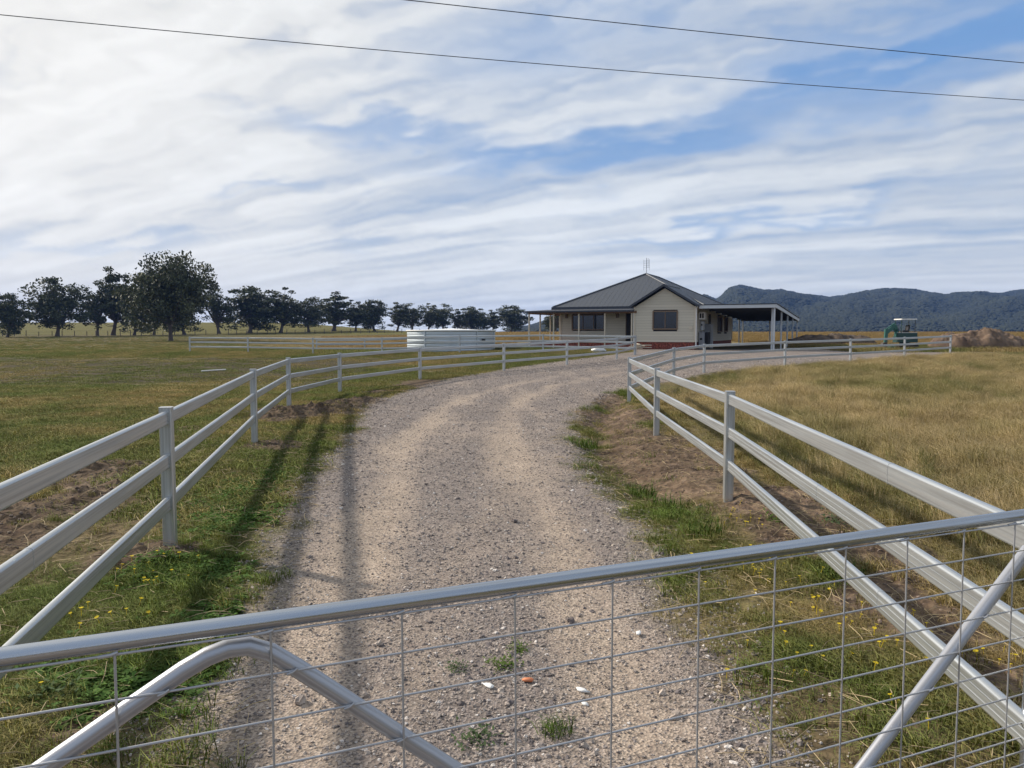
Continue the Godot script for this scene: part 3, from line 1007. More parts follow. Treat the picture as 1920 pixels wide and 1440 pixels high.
func build_house_fittings() -> void:
	var turn := deg_to_rad(-24.8)
	var b: MB
	# antenna
	var t := thing("tv_antenna", "thin metal tv antenna standing on the ridge of the house roof", "antenna", house_point(7.2, 5.9, 7.3), turn)
	b = MB.new()
	b.tube([Vector3(0, 0, 0), Vector3(0, 1.25, 0)], 0.025, 6)
	obj("mast", b, M.grey_box, t)
	for q in [[-0.22, 0.3, 1.15], [0.0, 0.45, 1.3], [0.14, 0.5, 1.25], [0.24, 0.3, 1.18]]:
		b = MB.new()
		b.tube([Vector3(q[0], q[1], 0.05), Vector3(q[0], q[2], 0.05)], 0.013, 5)
		obj("antenna_rod", b, M.grey_box, t)
	for y in [0.5, 0.68, 0.86, 1.04]:
		b = MB.new()
		b.tube([Vector3(-0.25, y, 0.04), Vector3(0.27, y + 0.02, 0.04)], 0.010, 5)
		obj("crossbar", b, M.grey_box, t)
	# air conditioner on the side wall
	t = thing("air_conditioner", "white boxed air conditioner high on the house side wall under the carport", "air conditioner", house_point(12.65, 2.1, 1.4), turn)
	b = MB.new()
	b.box(Vector3(0.22, 0.25, 0), Vector3(0.42, 0.5, 0.72))
	obj("case", b, M.white_plastic, t)
	b = MB.new()
	b.box(Vector3(0.22, 0.26, 0.3615), Vector3(0.30, 0.34, 0.02))
	obj("grille", b, M.dark_opening, t)
	b = MB.new()
	b.box(Vector3(0.22, 0.26, 0.374), Vector3(0.04, 0.34, 0.012))
	obj("grille_bar", b, M.white_plastic, t)
	# meter cabinets and hot water units along the side wall
	var labels := ["grey upright meter cabinet against the house side wall, nearest the front corner", "dark square cabinet against the house side wall, between two grey units", "tall grey hot water unit against the house side wall beside the dark door", "small white meter box on the house side wall above the cabinets"]
	var spec := [[1.4, 0.0, 0.34, 1.15, 0.5, M.grey_box], [2.35, 0.0, 0.5, 1.2, 0.9, M.black_rubber], [3.5, 0.0, 0.55, 1.75, 0.6, M.grey_box], [2.0, 1.35, 0.2, 0.6, 0.6, M.steel_light]]
	for k in 4:
		var s: Array = spec[k]
		t = thing("utility_box", labels[k], "utility box", house_point(12.66 + s[2] / 2.0, s[1], s[0]), turn, "utility boxes on the house side wall")
		b = MB.new()
		b.sweep(round_square(0.5, 0.06), Vector3(0, 0, 0), Vector3(0, 1, 0), Vector3(0, 0, 1))
		var o := obj("cabinet", b, s[5], t)
		o.scale = Vector3(s[2], s[3], s[4])
		b = MB.new()
		b.box(Vector3(0, s[3] + 0.02, 0), Vector3(s[2] + 0.04, 0.04, s[4] + 0.04))
		obj("lid", b, M.grey_box, t)
		b = MB.new()
		b.box(Vector3(0, s[3] * 0.62, s[4] / 2.0 + 0.008), Vector3(s[2] * 0.5, 0.14, 0.02))
		obj("cover_plate", b, M.dark_opening, t)
	# white bag and timber near the verandah
	t = thing("white_bag", "crumpled white bag lying on the gravel before the verandah", "bag", Vector3(5.55, height(5.55, 48.5), -48.5))
	b = MB.new()
	b.blob(Vector3(0, 0.14, 0), Vector3(0.42, 0.18, 0.25), nz.fine, 0.5, 1.0)
	obj("bag_body", b, M.white_plastic, t)
	b = MB.new()
	b.blob(Vector3(0.36, 0.12, 0.05), Vector3(0.14, 0.08, 0.1), nz.fine, 0.5, 1.0)
	obj("bag_neck", b, M.white_plastic, t)
	t = thing("timber_offcuts", "pale timber offcuts heaped against the brick base of the gable wall", "timber pile", house_point(8.9, 0.0, -0.75), turn)
	for k in 7:
		b = MB.new()
		b.box(Vector3(rng.randf_range(-0.3, 0.3), 0.06 + 0.055 * k, rng.randf_range(-0.2, 0.2)), Vector3(rng.randf_range(0.5, 1.1), 0.05, 0.12), Basis(Vector3.UP, rng.randf_range(-0.6, 0.6)))
		obj("plank", b, M.trim_cream, t)

func build_carport() -> void:
	var t := thing("carport", "long flat-roofed steel carport joined to the right side of the house", "carport", house_point(12.6, 0, 0), deg_to_rad(-24.8))
	var b := MB.new()
	roof_plane(b, [Vector3(0.35, 3.02, 0.1), Vector3(5.35, 3.02, 0.1), Vector3(5.35, 2.38, -20.1), Vector3(0.45, 2.38, -20.1)], Vector3(0, -0.0317, -1).normalized())
	obj("carport_roof", b, M.roof_dark, t)
	b = MB.new()
	b.box(Vector3(2.86, 2.94, 0.14), Vector3(5.1, 0.22, 0.06))
	obj("front_fascia", b, M.steel_light, t)
	var fall := Basis(Vector3.RIGHT, -0.0317)
	b = MB.new()
	b.box(Vector3(5.39, 2.60, -10.0), Vector3(0.06, 0.24, 20.3), fall)
	obj("side_fascia", b, M.steel_light, t)
	b = MB.new()
	b.box(Vector3(2.88, 2.775, -9.98), Vector3(5.2, 0.03, 20.4), fall)
	obj("roof_edge", b, M.gutter, t)
	for k in 8:
		b = MB.new()
		b.box(Vector3(2.85, 2.88 - 0.0855 * k, -0.6 - 2.7 * k), Vector3(4.9, 0.15, 0.07))
		obj("purlin", b, M.roof_dark, t)
	for q in [[5.25, -0.05], [5.05, -0.7], [5.25, -5.0], [5.25, -10.0], [5.25, -15.0], [5.25, -19.9], [0.5, -17.6], [0.5, -19.9], [2.9, -19.9]]:
		b = MB.new()
		b.sweep(round_square(0.055, 0.012), Vector3(q[0], -0.4, q[1]), Vector3(q[0], 2.86 + q[1] * 0.0317, q[1]), Vector3(0, 0, 1))
		obj("post", b, M.steel_light, t)

# ---------------------------------------------------------------- yard things
func build_tank() -> void:
	var at := Vector3(-4.45, height(-4.4, 54.0), -55.4)
	var t := thing("round_tank", "low round pale steel water tank standing behind the white yard fence", "water tank", at)
	var R := 3.22
	var hh := 1.42
	var b := MB.new()
	var rings := 34
	var segs := 72
	var first := b.v.size()
	for i in rings + 1:
		var y := hh * i / rings - 0.1 * (1 if i == 0 else 0)
		var r := R + 0.012 * sin(TAU * i / 4.0)
		for k in segs + 1:
			var an := TAU * k / segs
			var nn := Vector3(cos(an), -0.35 * cos(TAU * i / 4.0), sin(an)).normalized()
			b.vert(Vector3(cos(an) * r, y, sin(an) * r), nn)
	for i in rings:
		for k in segs:
			var q := first + i * (segs + 1) + k
			b.tri(q, q + 1, q + segs + 2)
			b.tri(q, q + segs + 2, q + segs + 1)
	obj("wall", b, M.tank_steel, t)
	b = MB.new()
	var ring := []
	for k in 73:
		ring.append(Vector3(cos(TAU * k / 72.0) * (R + 0.03), hh, sin(TAU * k / 72.0) * (R + 0.03)))
	b.tube(ring, 0.05, 8, false)
	obj("rim", b, M.white_plastic, t)
	b = MB.new()
	for k in 72:
		var p0 := Vector3(cos(TAU * k / 72.0), 0, sin(TAU * k / 72.0)) * R
		var p1 := Vector3(cos(TAU * (k + 1) / 72.0), 0, sin(TAU * (k + 1) / 72.0)) * R
		b.face(p0 + Vector3(0, hh, 0), p1 + Vector3(0, hh, 0), Vector3(0, hh + 0.16, 0), Vector3.UP)
	obj("cover", b, M.white_plastic, t)
	for an in [0.25, 0.9, 1.5, 2.1]:
		b = MB.new()
		var p := Vector3(cos(an), 0, sin(an)) * (R + 0.03)
		b.box(p + Vector3(0, hh / 2.0, 0), Vector3(0.05, hh, 0.08), Basis(Vector3.UP, -an))
		obj("seam_strap", b, M.tank_steel, t)
	b = MB.new()
	b.tube([Vector3(2.4, 0.75, 2.15), Vector3(2.5, 0.75, 2.45)], 0.1, 10)
	obj("outlet", b, M.black_rubber, t)

func heap(called: String, label: String, at: Vector3, size: Vector3, sd: int, c0: Color, c1: Color) -> void:
	var b := MB.new()
	var ns := noise(0.55, 5, sd)
	var big := noise(0.35, 3, sd + 5)
	var nx := 110
	var nzz := 60
	var first := 0
	for j in nzz + 1:
		for i in nx + 1:
			var x := (i / float(nx) - 0.5) * 2.0
			var z := (j / float(nzz) - 0.5) * 2.0
			var f := clampf(1.0 - pow(absf(x), 2.6) - z * z, 0.0, 1.0)
			var px := x * size.x * 0.5
			var pz := z * size.z * 0.5
			var h := size.y * sqrt(f) * (0.80 + 0.16 * big.get_noise_2d(px, pz) + 0.3 * ns.get_noise_2d(px, pz)) + 0.16 * absf(ns.get_noise_2d(px * 3.0, pz * 3.0)) * minf(1.0, f * 4.0) - 0.12
			b.col = c0.lerp(c1, clampf(0.5 + 1.2 * ns.get_noise_2d(px * 2.0 + 40.0, pz * 2.0 + h * 2.0), 0, 1))
			b.vert(Vector3(px, h, pz), Vector3.UP)
	for j in nzz + 1:
		for i in nx + 1:
			var l := b.v[j * (nx + 1) + maxi(i - 1, 0)]
			var r := b.v[j * (nx + 1) + mini(i + 1, nx)]
			var f := b.v[maxi(j - 1, 0) * (nx + 1) + i]
			var k := b.v[mini(j + 1, nzz) * (nx + 1) + i]
			b.n[j * (nx + 1) + i] = (k - f).cross(r - l).normalized()
	for j in nzz:
		for i in nx:
			var q := first + j * (nx + 1) + i
			b.tri(q, q + 1, q + nx + 2)
			b.tri(q, q + nx + 2, q + nx + 1)
	var o := obj(called, b, M.soil)
	o.position = at
	tag(o, label, "soil heap", "heaps of dug soil by the excavator")

func build_excavator() -> void:
	var t := thing("mini_excavator", "small teal excavator with white canopy parked between the soil heaps behind the fence", "excavator", Vector3(27.05, height(27.0, 52.0), -52.0), deg_to_rad(0))
	t.scale = Vector3(0.84, 0.97, 0.84)
	var b: MB
	# tracks: rounded loops
	for z in [0.55, -0.55]:
		var prof := PackedVector2Array()
		for k in 8:
			var an := PI / 2 + PI * k / 7.0
			prof.append(Vector2(-0.62 + cos(an) * 0.2, 0.22 + sin(an) * 0.2))
		for k in 8:
			var an := -PI / 2 + PI * k / 7.0
			prof.append(Vector2(0.62 + cos(an) * 0.2, 0.22 + sin(an) * 0.2))
		b = MB.new()
		b.sweep(prof, Vector3(0, 0, z - 0.15), Vector3(0, 0, z + 0.15), Vector3.UP)
		var tr := obj("track", b, M.black_rubber, t)
		for k in 5:
			b = MB.new()
			b.tube([Vector3(-0.5 + 0.25 * k, 0.2, z + 0.151), Vector3(-0.5 + 0.25 * k, 0.2, z + 0.175)], 0.1, 10)
			obj("roller", b, M.old_wood, tr)
	b = MB.new()
	b.tube([Vector3(0, 0.35, 0), Vector3(0, 0.6, 0)], 0.38, 16)
	obj("turntable", b, M.black_rubber, t)
	# rounded house with counterweight (towards +x)
	var hp := PackedVector2Array()
	hp.append(Vector2(-0.75, -0.62))
	for k in 9:
		var an := -PI / 2 + PI * k / 8.0
		hp.append(Vector2(0.35 + cos(an) * 0.55, sin(an) * 0.66))
	hp.append(Vector2(-0.75, 0.62))
	b = MB.new()
	b.sweep(hp, Vector3(0, 0.55, 0), Vector3(0, 0.98, 0), Vector3(0, 0, -1))
	obj("body", b, M.dark_teal, t)
	var hp2 := PackedVector2Array()
	for p in hp:
		hp2.append(p * 0.93)
	b = MB.new()
	b.sweep(hp2, Vector3(0.02, 0.981, 0), Vector3(0.02, 1.22, 0), Vector3(0, 0, -1))
	obj("engine_cover", b, M.dark_teal, t)
	b = MB.new()
	b.sweep(hp2, Vector3(0.02, 1.221, 0), Vector3(0.02, 1.25, 0), Vector3(0, 0, -1))
	obj("cover_lip", b, M.steel_light, t)
	# seat and levers
	b = MB.new()
	b.box(Vector3(-0.05, 1.33, 0.0), Vector3(0.5, 0.14, 0.5))
	b.box(Vector3(0.2, 1.55, 0.0), Vector3(0.12, 0.45, 0.48), Basis(Vector3(0, 0, 1), -0.15))
	obj("seat", b, M.black_rubber, t)
	for z in [-0.2, 0.2]:
		b = MB.new()
		b.tube([Vector3(-0.42, 1.22, z), Vector3(-0.45, 1.6, z)], 0.02, 6)
		obj("lever", b, M.black_rubber, t)
	# canopy
	for q in [[-0.55, 0.5, M.dark_teal, 0.035], [-0.55, -0.5, M.dark_teal, 0.035], [0.55, 0.5, M.black_rubber, 0.028], [0.55, -0.5, M.black_rubber, 0.028]]:
		b = MB.new()
		b.tube([Vector3(q[0], 1.2, q[1]), Vector3(q[0], 2.12, q[1] * 0.96)], q[3], 8)
		obj("canopy_post", b, q[2], t)
	b = MB.new()
	b.sweep(round_square(0.66, 0.14), Vector3(0.0, 2.14, 0), Vector3(0.0, 2.22, 0), Vector3(0, 0, -1))
	obj("canopy", b, M.white_plastic, t)
	# boom, arm, bucket (towards -x)
	b = MB.new()
	var rect := PackedVector2Array([Vector2(-0.09, -0.12), Vector2(0.09, -0.12), Vector2(0.09, 0.12), Vector2(-0.09, 0.12)])
	for q in [[Vector3(-0.72, 0.75, 0.15), Vector3(-0.78, 1.45, 0.15)], [Vector3(-0.77, 1.38, 0.15), Vector3(-0.95, 1.78, 0.15)], [Vector3(-0.90, 1.75, 0.151), Vector3(-1.62, 1.22, 0.151)]]:
		b.sweep(rect, q[0], q[1], Vector3(1, 0.01, 0) if absf(q[1].x - q[0].x) < 0.3 else Vector3.UP)
	obj("boom", b, M.teal_paint, t)
	b = MB.new()
	b.tube([Vector3(-0.62, 0.8, 0.15), Vector3(-1.05, 1.5, 0.15)], 0.045, 8)
	b.tube([Vector3(-0.95, 1.9, 0.15), Vector3(-1.6, 1.5, 0.15)], 0.05, 8)
	obj("ram", b, M.teal_paint, t)
	b = MB.new()
	b.sweep(rect, Vector3(-1.6, 1.5, 0.152), Vector3(-1.66, 0.35, 0.152), Vector3(1, 0, 0))
	obj("arm", b, M.teal_paint, t)
	b = MB.new()
	var bk := PackedVector2Array([Vector2(0, 0.3), Vector2(0.3, 0.25), Vector2(0.42, 0.0), Vector2(0.25, -0.2), Vector2(-0.15, -0.26), Vector2(-0.02, -0.1)])
	b.sweep(bk, Vector3(-1.6, 0.28, -0.05), Vector3(-1.6, 0.28, 0.36), Vector3.UP)
	obj("bucket", b, M.old_wood, t)
	b = MB.new()
	b.box(Vector3(-1.15, 0.2, 0), Vector3(0.06, 0.35, 1.4))
	b.box(Vector3(-0.9, 0.2, 0), Vector3(0.5, 0.08, 0.5))
	obj("dozer_blade", b, M.teal_paint, t)

# ---------------------------------------------------------------- trees
func leaf_clump(b: MB, ctr: Vector3, r: Vector3, count: int, size: float, tone: Color) -> void:
	for k in count:
		var d := Vector3(rng.randfn(), rng.randfn(), rng.randfn())
		d = d.normalized() * pow(rng.randf(), 0.45)
		var p := ctr + d * r
		var nn := Vector3(rng.randf_range(-1, 1), rng.randf_range(-0.3, 1), rng.randf_range(-1, 1)).normalized()
		var s := nn.cross(Vector3(rng.randf_range(-1, 1), rng.randf_range(-1, 1), rng.randf_range(-1, 1))).normalized()
		var q := nn.cross(s)
		var l := size * rng.randf_range(0.6, 1.3)
		b.col = tone * rng.randf_range(0.7, 1.35)
		var i := b.vert(p - s * l * 0.5, nn)
		b.vert(p + q * l * 0.32, nn)
		b.vert(p + s * l * 0.5, nn)
		b.vert(p - q * l * 0.32, nn)
		b.tri(i, i + 1, i + 2)
		b.tri(i, i + 2, i + 3)

func tree_shapes(sd: int, h: float, w: float, clear: float, clumps: int, leaves: int, core: float) -> Array:   # [trunk mesh, limb mesh, crown mesh]
	rng.seed = sd
	var tk := MB.new()
	var lm := MB.new()
	var cr := MB.new()
	var bend := Vector3(rng.randf_range(-0.5, 0.5), 0, rng.randf_range(-0.5, 0.5))
	var fork := Vector3(0, h * (clear + 0.12), 0) + bend
	var r0 := 0.019 * h + 0.06
	tk.tube([Vector3(0, -0.3, 0), Vector3(0, 0.3, 0), Vector3(0, h * clear * 0.6, 0) + bend * 0.3, fork, fork + Vector3(bend.x, h * 0.28, bend.z)], [r0 * 1.5, r0 * 1.05, r0 * 0.8, r0 * 0.65, r0 * 0.25], 9)
	var mid := Vector3(0, h * (clear + (1.0 - clear) * 0.37), 0) + bend
	var rad := Vector3(w * 0.5, h * (1.0 - clear) * 0.66, w * 0.5)
	var cs := []
	var lobes := []
	for k in 5:   # a crown is several leaning domes, not one ball
		var an := TAU * k / 5.0 + rng.randf_range(-0.5, 0.5)
		lobes.append(Vector3(cos(an) * rng.randf_range(0.18, 0.42), rng.randf_range(-0.25, 0.22), sin(an) * rng.randf_range(0.18, 0.42)))
	lobes.append(Vector3(rng.randf_range(-0.12, 0.12), 0.30, rng.randf_range(-0.12, 0.12)))
	for k in clumps:
		var lo: Vector3 = lobes[rng.randi() % lobes.size()]
		var d := Vector3(rng.randfn(), rng.randfn() * 0.9 + 0.12, rng.randfn()).normalized()
		var shell := rng.randf() > core
		var p: Vector3 = mid + (lo + d * (rng.randf_range(0.40, 0.58) if shell else rng.randf_range(0.05, 0.40))) * rad
		p.y = maxf(p.y, h * clear * rng.randf_range(0.8, 1.3))
		cs.append(p)
		var s := rng.randf_range(0.062, 0.112) * w * (1.0 if shell else 1.35)
		var tone := Color(0.036, 0.050, 0.021).lerp(Color(0.082, 0.088, 0.036), rng.randf())
		leaf_clump(cr, p, Vector3(s * 1.15, s * 0.82, s * 1.15), leaves, 0.33 + 0.006 * h, tone)
	for k in mini(70, clumps):
		var e: Vector3 = cs[k]
		var st := Vector3(0, h * (clear * rng.randf_range(0.8, 1.3) + 0.04), 0) + bend * 0.7
		if e.y < st.y + 0.4:
			st.y = maxf(h * clear * 0.7, e.y - 0.8)
		var m := st.lerp(e, 0.5) + Vector3(0, -0.04 * h * rng.randf(), 0)
		var th := 0.40 if k < 18 else 0.2
		lm.tube([st, m, e], [r0 * th, r0 * th * 0.65, r0 * 0.08], 5, false)
	return [tk.mesh(), lm.mesh(), cr.mesh()]

func plant_tree(label: String, shapes: Array, x: float, d: float, sx: float, sy: float, turn: float, group := "gum trees along the far edge of the left paddock") -> void:
	var t := thing("gum_tree", label, "tree", Vector3(x, height(x, d), -d), turn, group)
	for k in 3:
		var o := obj(["trunk", "limbs", "crown"][k], shapes[k], M.leaf if k == 2 else M.bark, t)
		o.scale = Vector3(sx, sy, sx)

func build_trees() -> void:
	var kinds := [
		tree_shapes(101, 13.0, 11.0, 0.13, 120, 66, 0.34),   # broad dome
		tree_shapes(102, 13.0, 6.6, 0.13, 90, 55, 0.38),    # upright
		tree_shapes(103, 13.0, 8.8, 0.14, 92, 52, 0.24),    # open, gappy
		tree_shapes(104, 13.0, 9.2, 0.10, 130, 65, 0.5),    # dense
		tree_shapes(105, 13.0, 7.8, 0.14, 92, 58, 0.34)]     # round-topped
	var big := tree_shapes(120, 14.6, 14.6, 0.13, 260, 80, 0.28)
	var f := 1413.0
	# x ahead of the picture's middle per metre, distance, height, kind, width factor, looks
	var row := [
		[-0.668, 150, 9.6, 3, 1.05, "low dense gum tree at the left end of the row"],
		[-0.602, 160, 13.0, 0, 1.14, "broad domed gum tree second from the left end of the row"],
		[-0.549, 166, 11.6, 2, 0.95, "open pale-trunked gum tree just left of the tall narrow one"],
		[-0.528, 170, 16.6, 1, 1.0, "tall narrow gum tree standing above the others left of the big dome"],
		[-0.500, 172, 12.0, 3, 0.95, "dense gum tree between the tall narrow tree and the big dome"],
		[-0.474, 176, 11.0, 4, 0.95, "short gum tree behind the left edge of the big domed tree"],
		[-0.434, 180, 11.5, 3, 1.1, "dark gum tree behind the trunk of the big domed tree"],
		[-0.388, 185, 11.9, 2, 1.0, "gappy gum tree directly right of the big domed tree"],
		[-0.347, 190, 12.6, 3, 1.3, "wide dense gum tree above the left end of the yard fence"],
		[-0.306, 194, 11.7, 4, 1.0, "round-topped gum tree with a clear trunk, right of the wide dense one"],
		[-0.269, 200, 9.7, 0, 0.95, "low spreading gum tree before the taller middle one"],
		[-0.236, 208, 11.8, 1, 1.25, "taller gum tree near the middle of the row"],
		[-0.207, 214, 8.9, 4, 0.85, "small thin gum tree right of the taller middle one"],
		[-0.182, 220, 9.9, 3, 0.92, "dense dark gum tree at the sixth place from the right of the tank's left edge"],
		[-0.152, 226, 9.5, 1, 0.95, "slim gum tree above the left edge of the round tank"],
		[-0.132, 230, 8.7, 2, 0.9, "open gum tree above the left part of the round tank"],
		[-0.111, 234, 9.0, 4, 0.85, "round gum tree above the tank left of its middle"],
		[-0.091, 238, 9.0, 2, 0.92, "gappy gum tree above the middle of the round tank"],
		[-0.073, 242, 8.1, 1, 0.9, "thin short gum tree above the tank right of its middle"],
		[-0.055, 246, 9.0, 3, 1.0, "bushy gum tree above the right end of the round tank"],
		[-0.039, 250, 6.6, 4, 0.75, "smallest gum tree in the right part of the row"],
		[-0.026, 254, 8.2, 1, 0.95, "narrow gum tree second from the right end of the row"],
		[-0.002, 258, 10.0, 3, 1.05, "dense rounded gum tree at the right end of the row"]]
	row[13][5] = "dense dark gum tree between the small thin one and the tank"
	for k in row.size():
		var r: Array = row[k]
		var x: float = r[0] * r[1]
		var s: float = r[2] / 13.0 * 1.09
		plant_tree(r[5], kinds[r[3]], x, r[1], s * r[4] * lerpf(1.16, 1.8, smoothstep(165.0, 215.0, r[1])), s, 0.9 + k * 1.7)
	plant_tree("biggest gum tree, wide domed crown, standing forward of the row in the left paddock", big, -0.452 * 121.0, 121.0, 1.03, 1.07, 0.4)
	plant_tree("gum tree seen past the left end of the house verandah", kinds[2], 0.058 * 150.0, 150.0, 0.50, 0.46, 2.0, "")
	plant_tree("low bushy tree seen between the verandah posts of the house", kinds[3], 0.050 * 165.0, 165.0, 0.55, 0.34, 1.0, "")

# ---------------------------------------------------------------- hills
const RIDGE := [[-0.75, 0.004], [-0.5, 0.004], [-0.2, 0.003], [-0.03, 0.004], [0.02, 0.008], [0.045, 0.015], [0.09, 0.022], [0.15, 0.018], [0.2, 0.034], [0.235, 0.044], [0.255, 0.0445], [0.27, 0.041], [0.279, 0.047], [0.288, 0.055], [0.300, 0.0595], [0.312, 0.0575], [0.34, 0.0515], [0.37, 0.0480], [0.42, 0.0440], [0.453, 0.0465], [0.481, 0.0515], [0.509, 0.0555], [0.531, 0.0545], [0.552, 0.0490], [0.570, 0.0455], [0.595, 0.0475], [0.63, 0.0490], [0.68, 0.0540], [0.75, 0.062], [0.85, 0.058], [1.0, 0.05], [1.3, 0.04], [1.6, 0.02]]

func hill_height(q: float, dist: float, t: float) -> float:   # t 0 foot .. 1 crest .. beyond
	var crest := maxf(0.0, lut(RIDGE, q) - 0.0028) * dist
	var s := sin(clampf(t, 0.0, 1.0) * PI / 2.0)
	var spur: float = nz.spur.get_noise_2d(q * 620.0, t * 160.0) * 15.0 * sin(clampf(t, 0, 1) * PI) * smoothstep(0.012, 0.04, lut(RIDGE, q))
	return 1.6 + crest * pow(s, 1.15) + spur

func build_hills() -> void:
	var v := MB.new()
	var nq := 230
	var nt := 36
	var places := []
	var cols := PackedColorArray()
	rng.seed = 77
	var near := 620.0
	var crest_d := 1500.0
	for j in nt + 1:
		var t := j / float(nt) * 1.25
		for i in nq + 1:
			var q := lerpf(-0.75, 1.6, i / float(nq))
			var d := lerpf(near, crest_d, t)
			var y := hill_height(q, crest_d, t)
			if t > 1.0:
				y -= (t - 1.0) * 300.0
			v.vert(Vector3(q * d, y - 3.0, -d), Vector3.UP)
	for j in nt + 1:
		for i in nq + 1:
			var w := nq + 1
			var l := v.v[j * w + maxi(i - 1, 0)]
			var r := v.v[j * w + mini(i + 1, nq)]
			var f := v.v[maxi(j - 1, 0) * w + i]
			var k := v.v[mini(j + 1, nt) * w + i]
			var nn := (r - l).cross(k - f).normalized()
			v.n[j * w + i] = nn if nn.y > 0 else -nn
	for j in nt:
		for i in nq:
			var q := j * (nq + 1) + i
			v.tri(q, q + 1, q + nq + 2)
			v.tri(q, q + nq + 2, q + nq + 1)
	var o := obj("hills", v, M.mountain)
	kind(o, "structure")
	# forest canopy
	var b := MB.new()
	b.blob(Vector3.ZERO, Vector3(1, 0.9, 1), noise(1.3, 3, 5), 0.7, 1.0, 7, 10)
	for k in 90000:
		var q := rng.randf_range(-0.05, 0.80)
		if lut(RIDGE, q) < 0.006:
			continue
		var t := pow(rng.randf(), 0.8) * 1.05
		if t < 0.05 and rng.randf() < 0.4:
			continue
		var d := lerpf(near, crest_d, t)
		var y := hill_height(q, crest_d, t)
		if t > 1.0:
			y -= (t - 1.0) * 300.0
		var s := rng.randf_range(1.9, 3.9) * (0.6 + 0.4 * t)
		if t > 0.96:
			s *= rng.randf_range(0.6, 1.0)
		places.append(Transform3D(Basis(Vector3.UP, rng.randf() * TAU).scaled(Vector3(s, s * rng.randf_range(0.5, 0.9), s)), Vector3(q * d, y + s * 0.1, -d)))
		cols.append(Color(0.013, 0.020, 0.013).lerp(Color(0.026, 0.033, 0.017), clampf(rng.randf() * 0.8 + nz.spur.get_noise_2d(q * 700.0, t * 300.0), 0, 1)))
	scatter("forest", b.mesh(), M.forest, places, cols)

# ---------------------------------------------------------------- ground cover
func tuft(sd: int, blades: int, h0: float, h1: float, spread: float, width: float, lean: float) -> ArrayMesh:
	rng.seed = sd
	var b := MB.new()
	for k in blades:
		var an := rng.randf() * TAU
		var rr := spread * sqrt(rng.randf())
		var base := Vector3(cos(an) * rr, -0.01, sin(an) * rr)
		var hh := rng.randf_range(h0, h1)
		var la := rng.randf() * TAU
		var ln := Vector3(cos(la), 0, sin(la)) * hh * lean * rng.randf_range(0.2, 1.3)
		var side := Vector3(-sin(la), 0, cos(la)).rotated(Vector3.UP, rng.randf_range(-0.8, 0.8)) * width * rng.randf_range(0.6, 1.2)
		var tone := rng.randf_range(0.7, 1.25)
		b.col = Color(tone, tone, tone * rng.randf_range(0.85, 1.1))
		var p1 := base + ln * 0.3 + Vector3(0, hh * 0.55, 0)
		var p2 := base + ln + Vector3(0, hh * (1.0 - 0.3 * lean), 0)
		var nn := (Vector3(cos(la) * 0.6, 1.0, sin(la) * 0.6)).normalized()
		var i := b.vert(base - side, nn)
		b.vert(base + side, nn)
		b.vert(p1 - side * 0.8, nn)
		b.vert(p1 + side * 0.8, nn)
		b.vert(p2, nn)
		b.tri(i, i + 1, i + 3)
		b.tri(i, i + 3, i + 2)
		b.tri(i + 2, i + 3, i + 4)
	return b.mesh()

func leafy(sd: int, leaves: int, size: float) -> ArrayMesh:
	rng.seed = sd
	var b := MB.new()
	for k in leaves:
		var an := rng.randf() * TAU
		var dir := Vector3(cos(an), 0, sin(an))
		var l := size * rng.randf_range(0.5, 1.1)
		var st := dir * size * 0.5 * rng.randf() + Vector3(0, size * 0.35 * rng.randf(), 0)
		var side := Vector3(-dir.z, 0, dir.x) * l * 0.27
		var rise := rng.randf_range(0.1, 0.7)
		var tone := rng.randf_range(0.75, 1.25)
		b.col = Color(tone, tone, tone)
		var nn := (Vector3.UP - dir * rise * 0.5).normalized()
		var i := b.vert(st, nn)
		b.vert(st + dir * l * 0.5 + side + Vector3(0, l * rise * 0.5, 0), nn)
		b.vert(st + dir * l + Vector3(0, l * rise * 0.45, 0), nn)
		b.vert(st + dir * l * 0.5 - side + Vector3(0, l * rise * 0.5, 0), nn)
		b.tri(i, i + 1, i + 2)
		b.tri(i, i + 2, i + 3)
	return b.mesh()

func leafy_bush(sd: int, leaves: int) -> ArrayMesh:   # many small leaves in a low ragged cushion
	rng.seed = sd
	var b := MB.new()
	for k in leaves:
		var d := Vector3(rng.randfn() * 0.55, absf(rng.randfn()) * 0.28, rng.randfn() * 0.5)
		var an := rng.randf() * TAU
		var dir := Vector3(cos(an), rng.randf_range(-0.1, 0.9), sin(an)).normalized()
		var side := dir.cross(Vector3.UP).normalized() * 0.07
		var l := rng.randf_range(0.18, 0.42)
		b.col = grey(rng.randf_range(0.65, 1.35))
		var nn := (Vector3.UP * 1.2 + dir * 0.4).normalized()
		var i := b.vert(d, nn)
		b.vert(d + dir * l * 0.5 + side, nn)
		b.vert(d + dir * l, nn)
		b.vert(d + dir * l * 0.5 - side, nn)
		b.tri(i, i + 1, i + 2)
		b.tri(i, i + 2, i + 3)
	return b.mesh()

func grass_tone(x: float, d: float, boost := 1.0) -> Color:
	var dry := clampf(dryness(x, d) + rng.randf_range(-0.22, 0.22), 0.0, 1.0)
	var c := Color(0.125, 0.175, 0.042).lerp(Color(0.215, 0.205, 0.076), clampf(dry * 2.0, 0, 1)).lerp(Color(0.42, 0.315, 0.155), clampf(dry * 2.0 - 0.8, 0, 1))
	return c * boost * rng.randf_range(0.8, 1.2)

